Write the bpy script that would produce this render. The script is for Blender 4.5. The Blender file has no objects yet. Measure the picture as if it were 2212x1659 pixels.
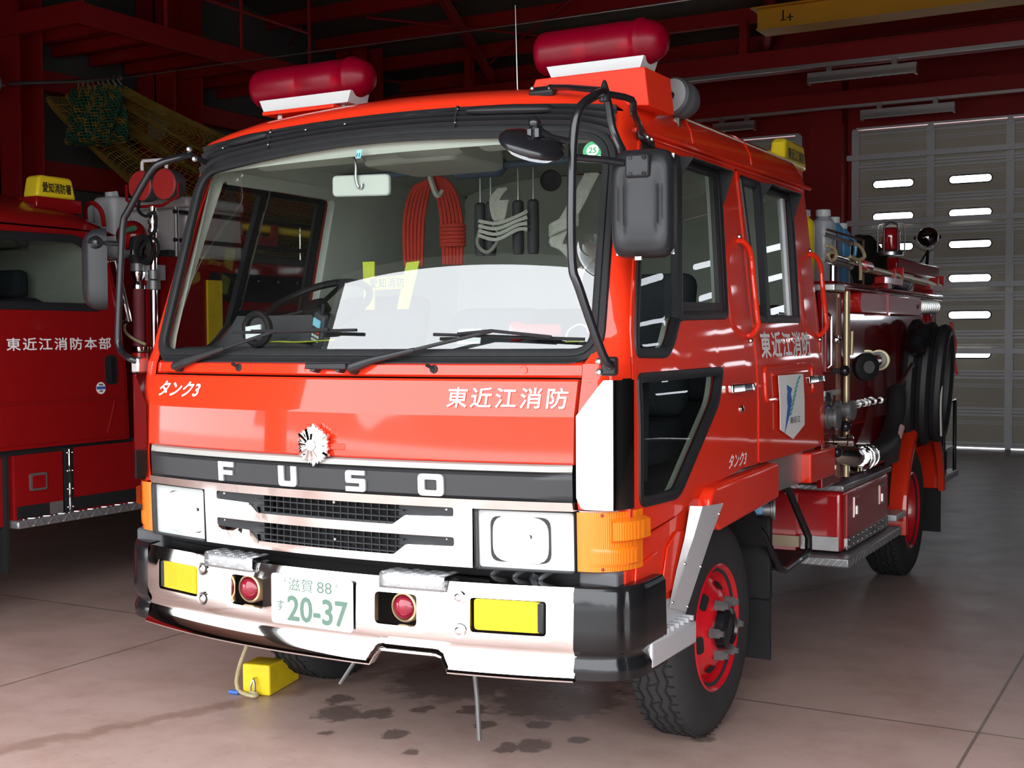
import bpy, bmesh, math, random
from mathutils import Vector, Matrix
from mathutils.geometry import delaunay_2d_cdt
random.seed(7)
SC = bpy.context.scene
COL = SC.collection
# ---------------------------------------------------------------- camera
cd = bpy.data.cameras.new('camera'); cam = bpy.data.objects.new('camera', cd); COL.objects.link(cam)
cd.sensor_width = 36.0; cd.lens = 44.0847; cd.clip_start = 0.05; cd.clip_end = 300
R_ = Vector((0.87264, 0.48838, -0.00615)).normalized(); F_ = Vector((-0.48804, 0.87199, -0.03799)).normalized()
U_ = R_.cross(F_).normalized(); R_ = F_.cross(U_).normalized()
cam.matrix_world = Matrix(((R_.x, U_.x, -F_.x, 2.536), (R_.y, U_.y, -F_.y, -3.3405), (R_.z, U_.z, -F_.z, 1.4845), (0, 0, 0, 1)))
SC.camera = cam
# ---------------------------------------------------------------- daylight: white overcast sky
SKY = 7.5
w = bpy.data.worlds.new('world'); SC.world = w; w.use_nodes = True
bgn = w.node_tree.nodes['Background']; bgn.inputs[0].default_value = (0.93, 0.965, 1.0, 1); bgn.inputs[1].default_value = SKY
# daylight portal in the open bay door (guides sampling of the sky, gives no light itself)
pl = bpy.data.lights.new('bay_portal', 'AREA'); pl.shape = 'RECTANGLE'; pl.size = 10.3; pl.size_y = 3.18
pl.cycles.is_portal = True
po = bpy.data.objects.new('bay_portal', pl); COL.objects.link(po); po.location = (-.95, -1.96, 1.59); po.rotation_euler = (math.radians(90), 0, 0)
SC.view_settings.view_transform = 'Standard'; SC.view_settings.look = 'None'
SC.view_settings.exposure = 0.0; SC.view_settings.gamma = 1.0; SC.view_settings.use_curve_mapping = False
SC.cycles.use_denoising = True
SC.cycles.max_bounces = 10; SC.cycles.diffuse_bounces = 4; SC.cycles.glossy_bounces = 6; SC.cycles.transparent_max_bounces = 12
SC.cycles.sample_clamp_indirect = 8.0; SC.cycles.caustics_reflective = False; SC.cycles.caustics_refractive = False
# ---------------------------------------------------------------- materials
def mat(name, col, rough=.5, metal=0.0, coat=0.0, spec=.5, var=.06, scale=8, bump=0.0, bscale=60, emit=None, coatr=.04):
    m = bpy.data.materials.new(name); m.use_nodes = True
    nt = m.node_tree; b = nt.nodes['Principled BSDF']
    b.inputs['Roughness'].default_value = rough; b.inputs['Metallic'].default_value = metal
    b.inputs['Coat Weight'].default_value = coat; b.inputs['Coat Roughness'].default_value = coatr
    b.inputs['Specular IOR Level'].default_value = spec
    tc = nt.nodes.new('ShaderNodeTexCoord'); nz = nt.nodes.new('ShaderNodeTexNoise'); nz.inputs['Scale'].default_value = scale
    nz.inputs['Detail'].default_value = 5
    nt.links.new(tc.outputs['Object'], nz.inputs['Vector'])
    mx = nt.nodes.new('ShaderNodeMix'); mx.data_type = 'RGBA'
    mx.inputs['A'].default_value = tuple(c*(1-var) for c in col)+(1,); mx.inputs['B'].default_value = tuple(min(1, c*(1+var)) for c in col)+(1,)
    nt.links.new(nz.outputs[0], mx.inputs['Factor']); nt.links.new(mx.outputs['Result'], b.inputs['Base Color'])
    if bump:
        n2 = nt.nodes.new('ShaderNodeTexNoise'); n2.inputs['Scale'].default_value = bscale
        bp = nt.nodes.new('ShaderNodeBump'); bp.inputs['Strength'].default_value = bump; bp.inputs['Distance'].default_value = .004
        nt.links.new(tc.outputs['Object'], n2.inputs['Vector']); nt.links.new(n2.outputs[0], bp.inputs['Height']); nt.links.new(bp.outputs[0], b.inputs['Normal'])
    if emit:
        b.inputs['Emission Color'].default_value = emit[:3]+(1,); b.inputs['Emission Strength'].default_value = emit[3]
    return m
def glass(name, tint, ior=1.65, rough=0.0):
    m = bpy.data.materials.new(name); m.use_nodes = True; nt = m.node_tree
    nt.nodes.remove(nt.nodes['Principled BSDF']); out = nt.nodes['Material Output']
    t = nt.nodes.new('ShaderNodeBsdfTransparent'); t.inputs[0].default_value = tint+(1,)
    g = nt.nodes.new('ShaderNodeBsdfGlossy'); g.inputs['Roughness'].default_value = rough
    f0 = ((ior-1)/(ior+1))**2*1.9
    lw = nt.nodes.new('ShaderNodeLayerWeight'); lw.inputs[0].default_value = .5
    pw = nt.nodes.new('ShaderNodeMath'); pw.operation = 'POWER'; pw.inputs[1].default_value = 5.0; nt.links.new(lw.outputs['Facing'], pw.inputs[0])
    mu = nt.nodes.new('ShaderNodeMath'); mu.operation = 'MULTIPLY_ADD'; mu.inputs[1].default_value = 1-f0; mu.inputs[2].default_value = f0; nt.links.new(pw.outputs[0], mu.inputs[0])
    mx = nt.nodes.new('ShaderNodeMixShader'); nt.links.new(mu.outputs[0], mx.inputs[0]); nt.links.new(t.outputs[0], mx.inputs[1]); nt.links.new(g.outputs[0], mx.inputs[2])
    nt.links.new(mx.outputs[0], out.inputs[0]); return m
def plastic_lens(name, col, trans=.5, rough=.08, ribs=None):
    """coloured translucent lamp plastic"""
    m = bpy.data.materials.new(name); m.use_nodes = True; nt = m.node_tree
    nt.nodes.remove(nt.nodes['Principled BSDF']); out = nt.nodes['Material Output']
    t = nt.nodes.new('ShaderNodeBsdfTransparent'); t.inputs[0].default_value = col+(1,)
    d = nt.nodes.new('ShaderNodeBsdfPrincipled'); d.inputs['Base Color'].default_value = col+(1,); d.inputs['Roughness'].default_value = rough
    d.inputs['Coat Weight'].default_value = .6 if rough < .12 else .1
    if ribs:
        tc = nt.nodes.new('ShaderNodeTexCoord'); wv = nt.nodes.new('ShaderNodeTexWave'); wv.inputs['Scale'].default_value = ribs; wv.bands_direction = 'X'
        nt.links.new(tc.outputs['Object'], wv.inputs[0]); bp = nt.nodes.new('ShaderNodeBump'); bp.inputs['Strength'].default_value = .35; bp.inputs['Distance'].default_value = .003
        nt.links.new(wv.outputs[1], bp.inputs['Height']); nt.links.new(bp.outputs[0], d.inputs['Normal'])
    mx = nt.nodes.new('ShaderNodeMixShader'); mx.inputs[0].default_value = 1-trans
    nt.links.new(t.outputs[0], mx.inputs[1]); nt.links.new(d.outputs[0], mx.inputs[2]); nt.links.new(mx.outputs[0], out.inputs[0]); return m
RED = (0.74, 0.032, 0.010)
M = dict(
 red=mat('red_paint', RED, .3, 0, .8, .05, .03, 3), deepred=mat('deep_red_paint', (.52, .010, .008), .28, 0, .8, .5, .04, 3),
 chrome=mat('chrome', (.88, .87, .86), .05, 1.0, 0, .5, .02, 5), steel=mat('brushed_steel', (.56, .56, .55), .32, 1.0, 0, .5, .08, 30),
 alu=mat('aluminium', (.62, .62, .62), .38, .9, 0, .5, .1, 25), silver=mat('silver_paint', (.58, .58, .60), .4, .35, 0, .5, .06, 12, .15, 90),
 black=mat('black_plastic', (.016, .016, .018), .42, 0, 0, .3, .15, 20), gloss=mat('black_gloss', (.010, .010, .012), .25, 0, .3, .3, .1, 10),
 rubber=mat('rubber', (.015, .015, .016), .6, 0, 0, .2, .2, 30), tyre=mat('tyre_rubber', (.028, .028, .030), .7, 0, 0, .35, .25, 18, .2, 70),
 grey=mat('grey_trim', (.60, .61, .54), .65, 0, 0, .3, .06, 8), darkgrey=mat('dark_grey_trim', (.06, .06, .065), .6, 0, 0, .4, .12, 15, .1, 120),
 panel=mat('anthracite_panel', (.024, .024, .026), .42, 0, 0, .35, .05, 5), white=mat('white_lettering', (.86, .86, .85), .45, 0, 0, .5, .02, 10),
 platewhite=mat('plate_white', (.88, .88, .87), .35, 0, .2, .5, .02, 10), reflector=mat('reflector', (.85, .85, .85), .45, .6), capblack=mat('bumper_black', (.008, .008, .009), .16, 0, 0, .4, .15, 9, .15, 14), green=mat('plate_green', (.075, .14, .105), .5, 0, 0, .5, .05, 10),
 under=mat('chassis_black', (.012, .012, .013), .7, 0, 0, .3, .3, 12), yellow=mat('yellow_plastic', (.84, .62, .02), .3, 0, .4, .5, .05, 10),
 chock=mat('chock_yellow', (.80, .58, .01), .5, 0, 0, .5, .22, 14), rope=mat('rope_fibre', (.42, .35, .20), .85, 0, 0, .2, .25, 60, .4, 200),
 ropewhite=mat('white_rope', (.62, .60, .53), .8, 0, 0, .2, .2, 60, .4, 200), ropered=mat('red_rope', (.55, .06, .04), .8, 0, 0, .2, .3, 90, .4, 200),
 hose=mat('black_hose', (.016, .016, .018), .5, 0, 0, .5, .2, 30), jug=mat('jug_white', (.62, .63, .64), .4, 0, 0, .5, .08, 6),
 blue=mat('blue_bottle', (.07, .25, .46), .3, 0, .2, .5, .05, 6), greyjug=mat('grey_bottle', (.42, .43, .47), .32, 0, .2, .5, .08, 6),
 colred=mat('column_red', (.42, .012, .014), .5, 0, 0, .4, .08, 4), beamyel=mat('crane_yellow', (.75, .36, .02), .5, 0, 0, .4, .08, 4),
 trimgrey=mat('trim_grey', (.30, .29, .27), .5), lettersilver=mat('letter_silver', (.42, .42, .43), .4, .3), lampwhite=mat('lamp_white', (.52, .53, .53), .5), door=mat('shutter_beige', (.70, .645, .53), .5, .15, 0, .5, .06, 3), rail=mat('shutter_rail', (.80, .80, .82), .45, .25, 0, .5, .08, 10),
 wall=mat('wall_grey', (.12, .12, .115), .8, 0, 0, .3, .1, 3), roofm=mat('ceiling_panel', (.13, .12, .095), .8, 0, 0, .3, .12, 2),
 tube=mat('lamp_tube', (.75, .75, .72), .3), quilt=mat('quilted_sheet', (.55, .50, .50), .6, .2, 0, .5, .12, 40, .5, 40),
 tarp=mat('dark_tarp', (.012, .014, .011), .8, 0, 0, .3, .3, 12, .4, 30), netm=mat('net_cord', (.34, .21, .04), .85, 0, 0, .2, .35, 6), netg=mat('net_green', (.04, .14, .08), .85, 0, 0, .2, .3, 6),
 bluepaint=mat('blue_decal', (.03, .12, .45), .4), teal=mat('teal_decal', (.04, .40, .36), .4), bluepipe=mat('pale_blue_pipe', (.18, .42, .70), .5),
 brass=mat('brass_ring', (.50, .36, .20), .4, .7), cyan=mat('sticker_cyan', (.25, .62, .78), .5), stickergreen=mat('sticker_green', (.05, .36, .14), .5), ink=mat('black_ink', (.01, .01, .01), .5),
 hivis=mat('hi_vis_yellow', (.72, .80, .06), .6), cloth=mat('dark_cloth', (.03, .035, .055), .9, 0, 0, .2, .3, 40, .3, 150), seat=mat('seat_fabric', (.05, .055, .065), .9, 0, 0, .2, .35, 120, .5, 200),
 bluecloth=mat('blue_grey_cloth', (.13, .17, .24), .9, 0, 0, .2, .15, 20), mirrorg=mat('mirror_glass', (.85, .87, .9), .02, 1.0, 0, .5, 0.0), wood=mat('bare_wood', (.50, .40, .28), .7, 0, 0, .3, .2, 9),
 glass=glass('window_glass', (.78, .82, .80), 1.72), sideglass=glass('side_glass', (.50, .53, .51), 1.36), clear=glass('clear_lens', (.96, .97, .98), 1.45),
 amber=plastic_lens('amber_lens', (.95, .26, .015), .35, .1, 60), redlens=plastic_lens('red_lens', (.42, .0, .025), .66, .35), yellens=plastic_lens('yellow_lens', (.85, .64, .01), .45, .1, 34),
 darkredlens=plastic_lens('dark_red_lens', (.30, .01, .03), .3, .05), lampred=mat('red_lamp_cover', (.48, .03, .03), .45, 0, .2), slit=glass('slit_glass', (.92, .93, .95), 1.45),
)
# ---------------------------------------------------------------- mesh helpers
def lerp(a, b, t): return a+(b-a)*t
def interp(x, xs, ys):
    if x <= xs[0]: return ys[0]
    for i in range(len(xs)-1):
        if x <= xs[i+1]: return lerp(ys[i], ys[i+1], (x-xs[i])/(xs[i+1]-xs[i]))
    return ys[-1]
def smoothpath(pts, n=6, closed=False):
    P = [Vector(p) for p in pts]; m = len(P); out = []
    rng = range(m) if closed else range(m-1)
    for i in rng:
        p0 = P[(i-1) % m] if closed or i > 0 else P[i]; p1 = P[i]; p2 = P[(i+1) % m]
        p3 = P[(i+2) % m] if closed or i+2 < m else p2
        for k in range(n):
            t = k/n
            out.append(.5*((2*p1)+(p2-p0)*t+(2*p0-5*p1+4*p2-p3)*t*t+(3*p1-p0-3*p2+p3)*t**3))
    if not closed: out.append(P[-1])
    return out
def fillet(poly, r, n=5, closed=True):
    """rounds the corners of a 2D/3D polygon"""
    P = [Vector(p) for p in poly]; m = len(P); out = []
    rs = r if isinstance(r, (list, tuple)) else [r]*m
    for i in range(m):
        if (not closed and i in (0, m-1)) or rs[i] <= 0: out.append(P[i]); continue
        a = P[(i-1) % m]-P[i]; b = P[(i+1) % m]-P[i]
        ra = min(rs[i], a.length*.49, b.length*.49); A = P[i]+a.normalized()*ra; B = P[i]+b.normalized()*ra
        for k in range(n+1):
            t = k/n; out.append((1-t)**2*A+2*t*(1-t)*P[i]+t*t*B)
    return out
def subdiv(poly, step):
    out = []
    for i in range(len(poly)):
        a, b = Vector(poly[i]), Vector(poly[(i+1) % len(poly)]); k = max(1, int((b-a).length/step+.5)); out += [tuple(a.lerp(b, j/k)) for j in range(k)]
    return out
def rrect(x0, x1, y0, y1, r, n=4): return fillet([(x0, y0), (x1, y0), (x1, y1), (x0, y1)], r, n)
def inside(p, poly):
    c = False; n = len(poly); j = n-1
    for i in range(n):
        a, b = poly[i], poly[j]
        if (a[1] > p[1]) != (b[1] > p[1]) and p[0] < (b[0]-a[0])*(p[1]-a[1])/(b[1]-a[1]+1e-12)+a[0]: c = not c
        j = i
    return c
class B:
    def __init__(s): s.v = []; s.f = []; s.m = []; s.mi = 0
    def add(s, vs, fs):
        o = len(s.v); s.v += [Vector(v) for v in vs]
        for f in fs: s.f.append(tuple(i+o for i in f)); s.m.append(s.mi)
        return s
    def box(s, x0, x1, y0, y1, z0, z1):
        return s.add([(x, y, z) for x in (x0, x1) for y in (y0, y1) for z in (z0, z1)], [(0, 1, 3, 2), (4, 6, 7, 5), (0, 4, 5, 1), (2, 3, 7, 6), (0, 2, 6, 4), (1, 5, 7, 3)])
    def obox(s, c, ax, ay, az):
        """box from centre and three half-axis vectors"""
        c, ax, ay, az = map(Vector, (c, ax, ay, az))
        return s.add([c+ax*i+ay*j+az*k for i in (-1, 1) for j in (-1, 1) for k in (-1, 1)], [(0, 1, 3, 2), (4, 6, 7, 5), (0, 4, 5, 1), (2, 3, 7, 6), (0, 2, 6, 4), (1, 5, 7, 3)])
    def tube(s, pts, r, n=10, closed=False, sm=0, flat=1.0):
        P = smoothpath(pts, sm, closed) if sm else [Vector(p) for p in pts]; m = len(P)
        rr = r if isinstance(r, (list, tuple)) else None
        vs = []; fs = []; up = None
        for i in range(m):
            if closed: d = P[(i+1) % m]-P[i-1]
            else: d = P[min(i+1, m-1)]-P[max(i-1, 0)]
            if d.length < 1e-9: d = Vector((0, 0, 1))
            d.normalize()
            if up is None:
                up = Vector((0, 0, 1)) if abs(d.z) < .9 else Vector((1, 0, 0))
            a = d.cross(up)
            if a.length < 1e-4: a = d.cross(Vector((1, .3, .2)))
            a.normalize(); b = a.cross(d).normalized(); up = b
            R = (rr[min(int(i*len(rr)/m), len(rr)-1)] if rr and len(rr) != m else rr[i]) if rr else r
            for k in range(n):
                t = 2*math.pi*k/n; vs.append(P[i]+a*math.cos(t)*R+b*math.sin(t)*R*flat)
        for i in range(m if closed else m-1):
            for k in range(n):
                j = (i+1) % m; fs.append((i*n+k, i*n+(k+1) % n, j*n+(k+1) % n, j*n+k))
        if not closed: fs += [tuple(range(n))[::-1], tuple((m-1)*n+k for k in range(n))]
        return s.add(vs, fs)
    def lathe(s, prof, c, axis=(0, 0, 1), n=28, caps=True, arc=None):
        """prof: (radius, height) pairs along axis from c"""
        ax = Vector(axis).normalized(); u = ax.orthogonal().normalized(); v = ax.cross(u); c = Vector(c)
        vs = []; fs = []
        for r, h in prof:
            for k in range(n):
                t = 2*math.pi*k/n; vs.append(c+ax*h+(u*math.cos(t)+v*math.sin(t))*r)
        for i in range(len(prof)-1):
            for k in range(n): fs.append((i*n+k, i*n+(k+1) % n, (i+1)*n+(k+1) % n, (i+1)*n+k))
        if caps: fs += [tuple(range(n))[::-1], tuple((len(prof)-1)*n+k for k in range(n))]
        return s.add(vs, fs)
    def cyl(s, a, b, r, n=16, r2=None):
        a, b = Vector(a), Vector(b); return s.lathe([(r, 0), (r2 if r2 is not None else r, (b-a).length)], a, b-a, n)
    def ball(s, c, r, n=16, sc=(1, 1, 1)):
        o = len(s.v); s.lathe([(max(1e-4, r*math.sin(math.pi*i/n)), -r*math.cos(math.pi*i/n)) for i in range(n+1)], (0, 0, 0), (0, 0, 1), n, False)
        c = Vector(c)
        for i in range(o, len(s.v)): s.v[i] = Vector((s.v[i].x*sc[0], s.v[i].y*sc[1], s.v[i].z*sc[2]))+c
        return s
    def grid(s, fn, nu, nv, closeu=False):
        vs = [fn(i/(nu if not closeu else nu), j/nv) for j in range(nv+1) for i in range(nu+(0 if closeu else 1))]
        W = nu+(0 if closeu else 1); fs = []
        for j in range(nv):
            for i in range(nu):
                a = j*W+i; b = j*W+(i+1) % W; fs.append((a, b, b+W, a+W))
        return s.add(vs, fs)
    def prism(s, poly, fn, d0, d1):
        n = len(poly); vs = [fn(p[0], p[1], d0) for p in poly]+[fn(p[0], p[1], d1) for p in poly]
        return s.add(vs, [tuple(range(n))[::-1], tuple(range(n, 2*n))]+[(i, (i+1) % n, n+(i+1) % n, n+i) for i in range(n)])
    def plate(s, outer, holes, fn, d0, d1, step=None, lines=()):
        """flat plate with holes, triangulated, mapped by fn(a,b,d) and given thickness d0..d1"""
        loops = [[(p[0], p[1]) for p in outer]]+[[(p[0], p[1]) for p in h] for h in holes]
        pts = []; ed = []
        for L in loops:
            o = len(pts); LL = []
            for i in range(len(L)):
                a, b = Vector(L[i]), Vector(L[(i+1) % len(L)]); k = max(1, int((b-a).length/step)) if step else 1
                for q in range(k): LL.append(a.lerp(b, q/k))
            pts += LL; m = len(LL); ed += [(o+i, o+(i+1) % m) for i in range(m)]
        if step:
            xs_ = [p[0] for p in loops[0]]; ys_ = [p[1] for p in loops[0]]; y = min(ys_)+step*.5
            while y < max(ys_):
                x = min(xs_)+step*.5
                while x < max(xs_):
                    if inside((x, y), loops[0]) and not any(inside((x, y), h) for h in loops[1:]) and min((Vector((x, y))-Vector(q)).length for q in pts[:len(ed)]) > step*.4: pts.append(Vector((x, y)))
                    x += step
                y += step
        r = delaunay_2d_cdt([Vector(p) for p in pts], ed, [], 0, 1e-6)
        V, Fc = r[0], r[2]; keep = []
        for f in Fc:
            c = sum((V[i] for i in f), Vector((0, 0)))/len(f)
            if inside(c, loops[0]) and not any(inside(c, h) for h in loops[1:]): keep.append(tuple(f))
        n = len(V); vs = [fn(p[0], p[1], d0) for p in V]
        if d0 == d1: return s.add(vs, keep)
        vs += [fn(p[0], p[1], d1) for p in V]; cnt = {}
        for f in keep:
            for i in range(len(f)):
                e = (f[i], f[(i+1) % len(f)]); cnt[e] = cnt.get(e, 0)+1
        fs = [tuple(reversed(f)) for f in keep]+[tuple(i+n for i in f) for f in keep]
        for (a, b) in cnt:
            if (b, a) not in cnt: fs.append((a, b, b+n, a+n))
        return s.add(vs, fs)
    def mesh(s, name, mats, smooth=35, recalc=True):
        me = bpy.data.meshes.new(name); me.from_pydata([tuple(v) for v in s.v], [], s.f)
        for m in (mats if isinstance(mats, list) else [mats]): me.materials.append(M[m] if isinstance(m, str) else m)
        for p, k in zip(me.polygons, s.m): p.material_index = k
        bm = bmesh.new(); bm.from_mesh(me); bmesh.ops.remove_doubles(bm, verts=bm.verts, dist=1e-5)
        if recalc: bmesh.ops.recalc_face_normals(bm, faces=bm.faces)
        bm.to_mesh(me); bm.free()
        if smooth:
            for p in me.polygons: p.use_smooth = True
            me.set_sharp_from_angle(angle=math.radians(smooth))
        return me
    def build(s, name, mats, parent=None, smooth=35, bevel=0, seg=2, recalc=True, label=None):
        o = bpy.data.objects.new(name, s.mesh(name, mats, smooth, recalc)); COL.objects.link(o)
        if parent is not None: o.parent = parent
        if bevel:
            md = o.modifiers.new('b', 'BEVEL'); md.width = bevel; md.segments = seg; md.limit_method = 'ANGLE'; md.angle_limit = math.radians(40); md.harden_normals = False
        if label: o['label'] = label
        return o
def tag(o, label, cat, group=None, kind=None):
    o['label'] = label; o['category'] = cat
    if group: o['group'] = group
    if kind: o['kind'] = kind
    return o
def thing(name, label, cat, loc=(0, 0, 0), rz=0, group=None):
    o = bpy.data.objects.new(name, None); COL.objects.link(o); o.location = loc; o.rotation_euler = (0, 0, rz); o.empty_display_size = .1
    return tag(o, label, cat, group)
def struct(b, name, m, **k):
    o = b.build(name, m, None, **k); o['kind'] = 'structure'; return o
def link_copy(o, parent=None):
    c = o.copy(); COL.objects.link(c); c.parent = parent
    for ch in o.children: link_copy(ch, c)
    return c
def cut(o, cutter_mesh):
    """boolean difference, applied"""
    t = bpy.data.objects.new('t', cutter_mesh); COL.objects.link(t)
    md = o.modifiers.new('c', 'BOOLEAN'); md.object = t; md.operation = 'DIFFERENCE'; md.solver = 'EXACT'
    dg = bpy.context.evaluated_depsgraph_get(); me = bpy.data.meshes.new_from_object(o.evaluated_get(dg))
    o.modifiers.clear(); o.data = me; bpy.data.objects.remove(t)
    for p in me.polygons: p.use_smooth = True
    me.set_sharp_from_angle(angle=math.radians(35))
def textmesh(txt, size=1.0, bold=0.0, ext=0.0, spacing=1.0):
    cu = bpy.data.curves.new('t', 'FONT'); cu.body = txt; cu.size = size; cu.offset = bold; cu.extrude = ext; cu.space_character = spacing; cu.align_x = 'CENTER'; cu.align_y = 'CENTER'; cu.resolution_u = 3
    o = bpy.data.objects.new('t', cu); COL.objects.link(o)
    dg = bpy.context.evaluated_depsgraph_get(); me = bpy.data.meshes.new_from_object(o.evaluated_get(dg))
    bpy.data.objects.remove(o); return me
def text(name, txt, m, parent, fn, a0, a1, b0, b1, bold=0.01, th=.002, shear=0.0, label=None, spacing=1.0):
    """lettering fitted into the box a0..a1 x b0..b1 of the surface fn(a,b,d)"""
    me = textmesh(txt, 1.0, 0.0, 0, spacing); vs = [v.co.copy() for v in me.vertices]
    xs_ = [v.x for v in vs]; ys_ = [v.y for v in vs]; x0, x1, y0, y1 = min(xs_)-bold, max(xs_)+bold, min(ys_)-bold, max(ys_)+bold
    b = B(); n = len(vs)
    def mp(x, y, d):
        t = (x-x0)/(x1-x0); u = (y-y0)/(y1-y0); return fn(a0+(a1-a0)*t+shear*(u-.5), b0+(b1-b0)*u, d)
    offs = [(0, 0)]+([(bold*math.cos(k*math.pi/4), bold*math.sin(k*math.pi/4)) for k in range(8)] if bold > .005 else [])
    for i, (ox, oy) in enumerate(offs): b.add([mp(v.x+ox, v.y+oy, th+i*.00006) for v in vs], [tuple(p.vertices) for p in me.polygons])
    bpy.data.meshes.remove(me)
    return b.build(name, m, parent, smooth=0, recalc=False, label=label)
def ribbed(name):
    m = glass(name, (.97, .98, .98), 1.5, .06); nt = m.node_tree
    g = [n for n in nt.nodes if n.type == 'BSDF_GLOSSY'][0]
    tc = nt.nodes.new('ShaderNodeTexCoord'); wv = nt.nodes.new('ShaderNodeTexWave'); wv.inputs['Scale'].default_value = 42; wv.bands_direction = 'X'
    nt.links.new(tc.outputs['Object'], wv.inputs[0]); bp = nt.nodes.new('ShaderNodeBump'); bp.inputs['Strength'].default_value = .5; bp.inputs['Distance'].default_value = .004
    nt.links.new(wv.outputs[1], bp.inputs['Height']); nt.links.new(bp.outputs[0], g.inputs['Normal']); return m
M['headglass'] = ribbed('headlamp_glass')
M['farglass'] = glass('far_side_glass', (.80, .82, .80), 1.45); M['redglow'] = mat('beacon_core', (.85, .04, .03), .35); M['mirrorback'] = mat('pale_mirror_back', (.66, .68, .62), .45)
M['wheelred'] = mat('wheel_red', (.58, .008, .016), .3, 0, .5, .5, .04, 4); M['nutgrey'] = mat('cast_grey', (.20, .20, .20), .45, .6, 0, .5, .15, 40)
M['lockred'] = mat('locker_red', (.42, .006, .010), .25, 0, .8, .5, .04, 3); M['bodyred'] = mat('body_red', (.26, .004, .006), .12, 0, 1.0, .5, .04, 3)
M['tread'] = mat('tread_plate', (.34, .34, .35), .38, .7, 0, .5, .1, 30, .25, 110); M['goldpole'] = mat('varnished_brass', (.50, .40, .24), .3, .6)
M['brassy'] = mat('pale_brass', (.62, .56, .36), .35, .6); M['cagelens'] = mat('red_beacon_glass', (.34, .006, .010), .1, 0, 1.0); M['darkchrome'] = mat('dark_chrome', (.22, .20, .23), .06, 1.0)
M['rackbrown'] = mat('rust_brown_rod', (.12, .05, .04), .5, .3)
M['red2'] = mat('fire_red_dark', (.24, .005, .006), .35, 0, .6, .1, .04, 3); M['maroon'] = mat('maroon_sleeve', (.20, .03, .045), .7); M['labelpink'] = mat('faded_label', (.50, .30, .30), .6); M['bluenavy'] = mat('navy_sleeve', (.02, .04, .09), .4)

M['doordark'] = mat('shutter_painted_shade', (.05, .047, .04), .6)  # dark copy of the shutter colour, shade of the right bay painted in
M['walldark'] = mat('wall_painted_shade', (.03, .03, .03), .85)  # wall colour darkened so the right bay's shade is in the paint
M['redmatte'] = mat('red_paint_flat', RED, .5, 0, 0, .2, .03, 3)
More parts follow.
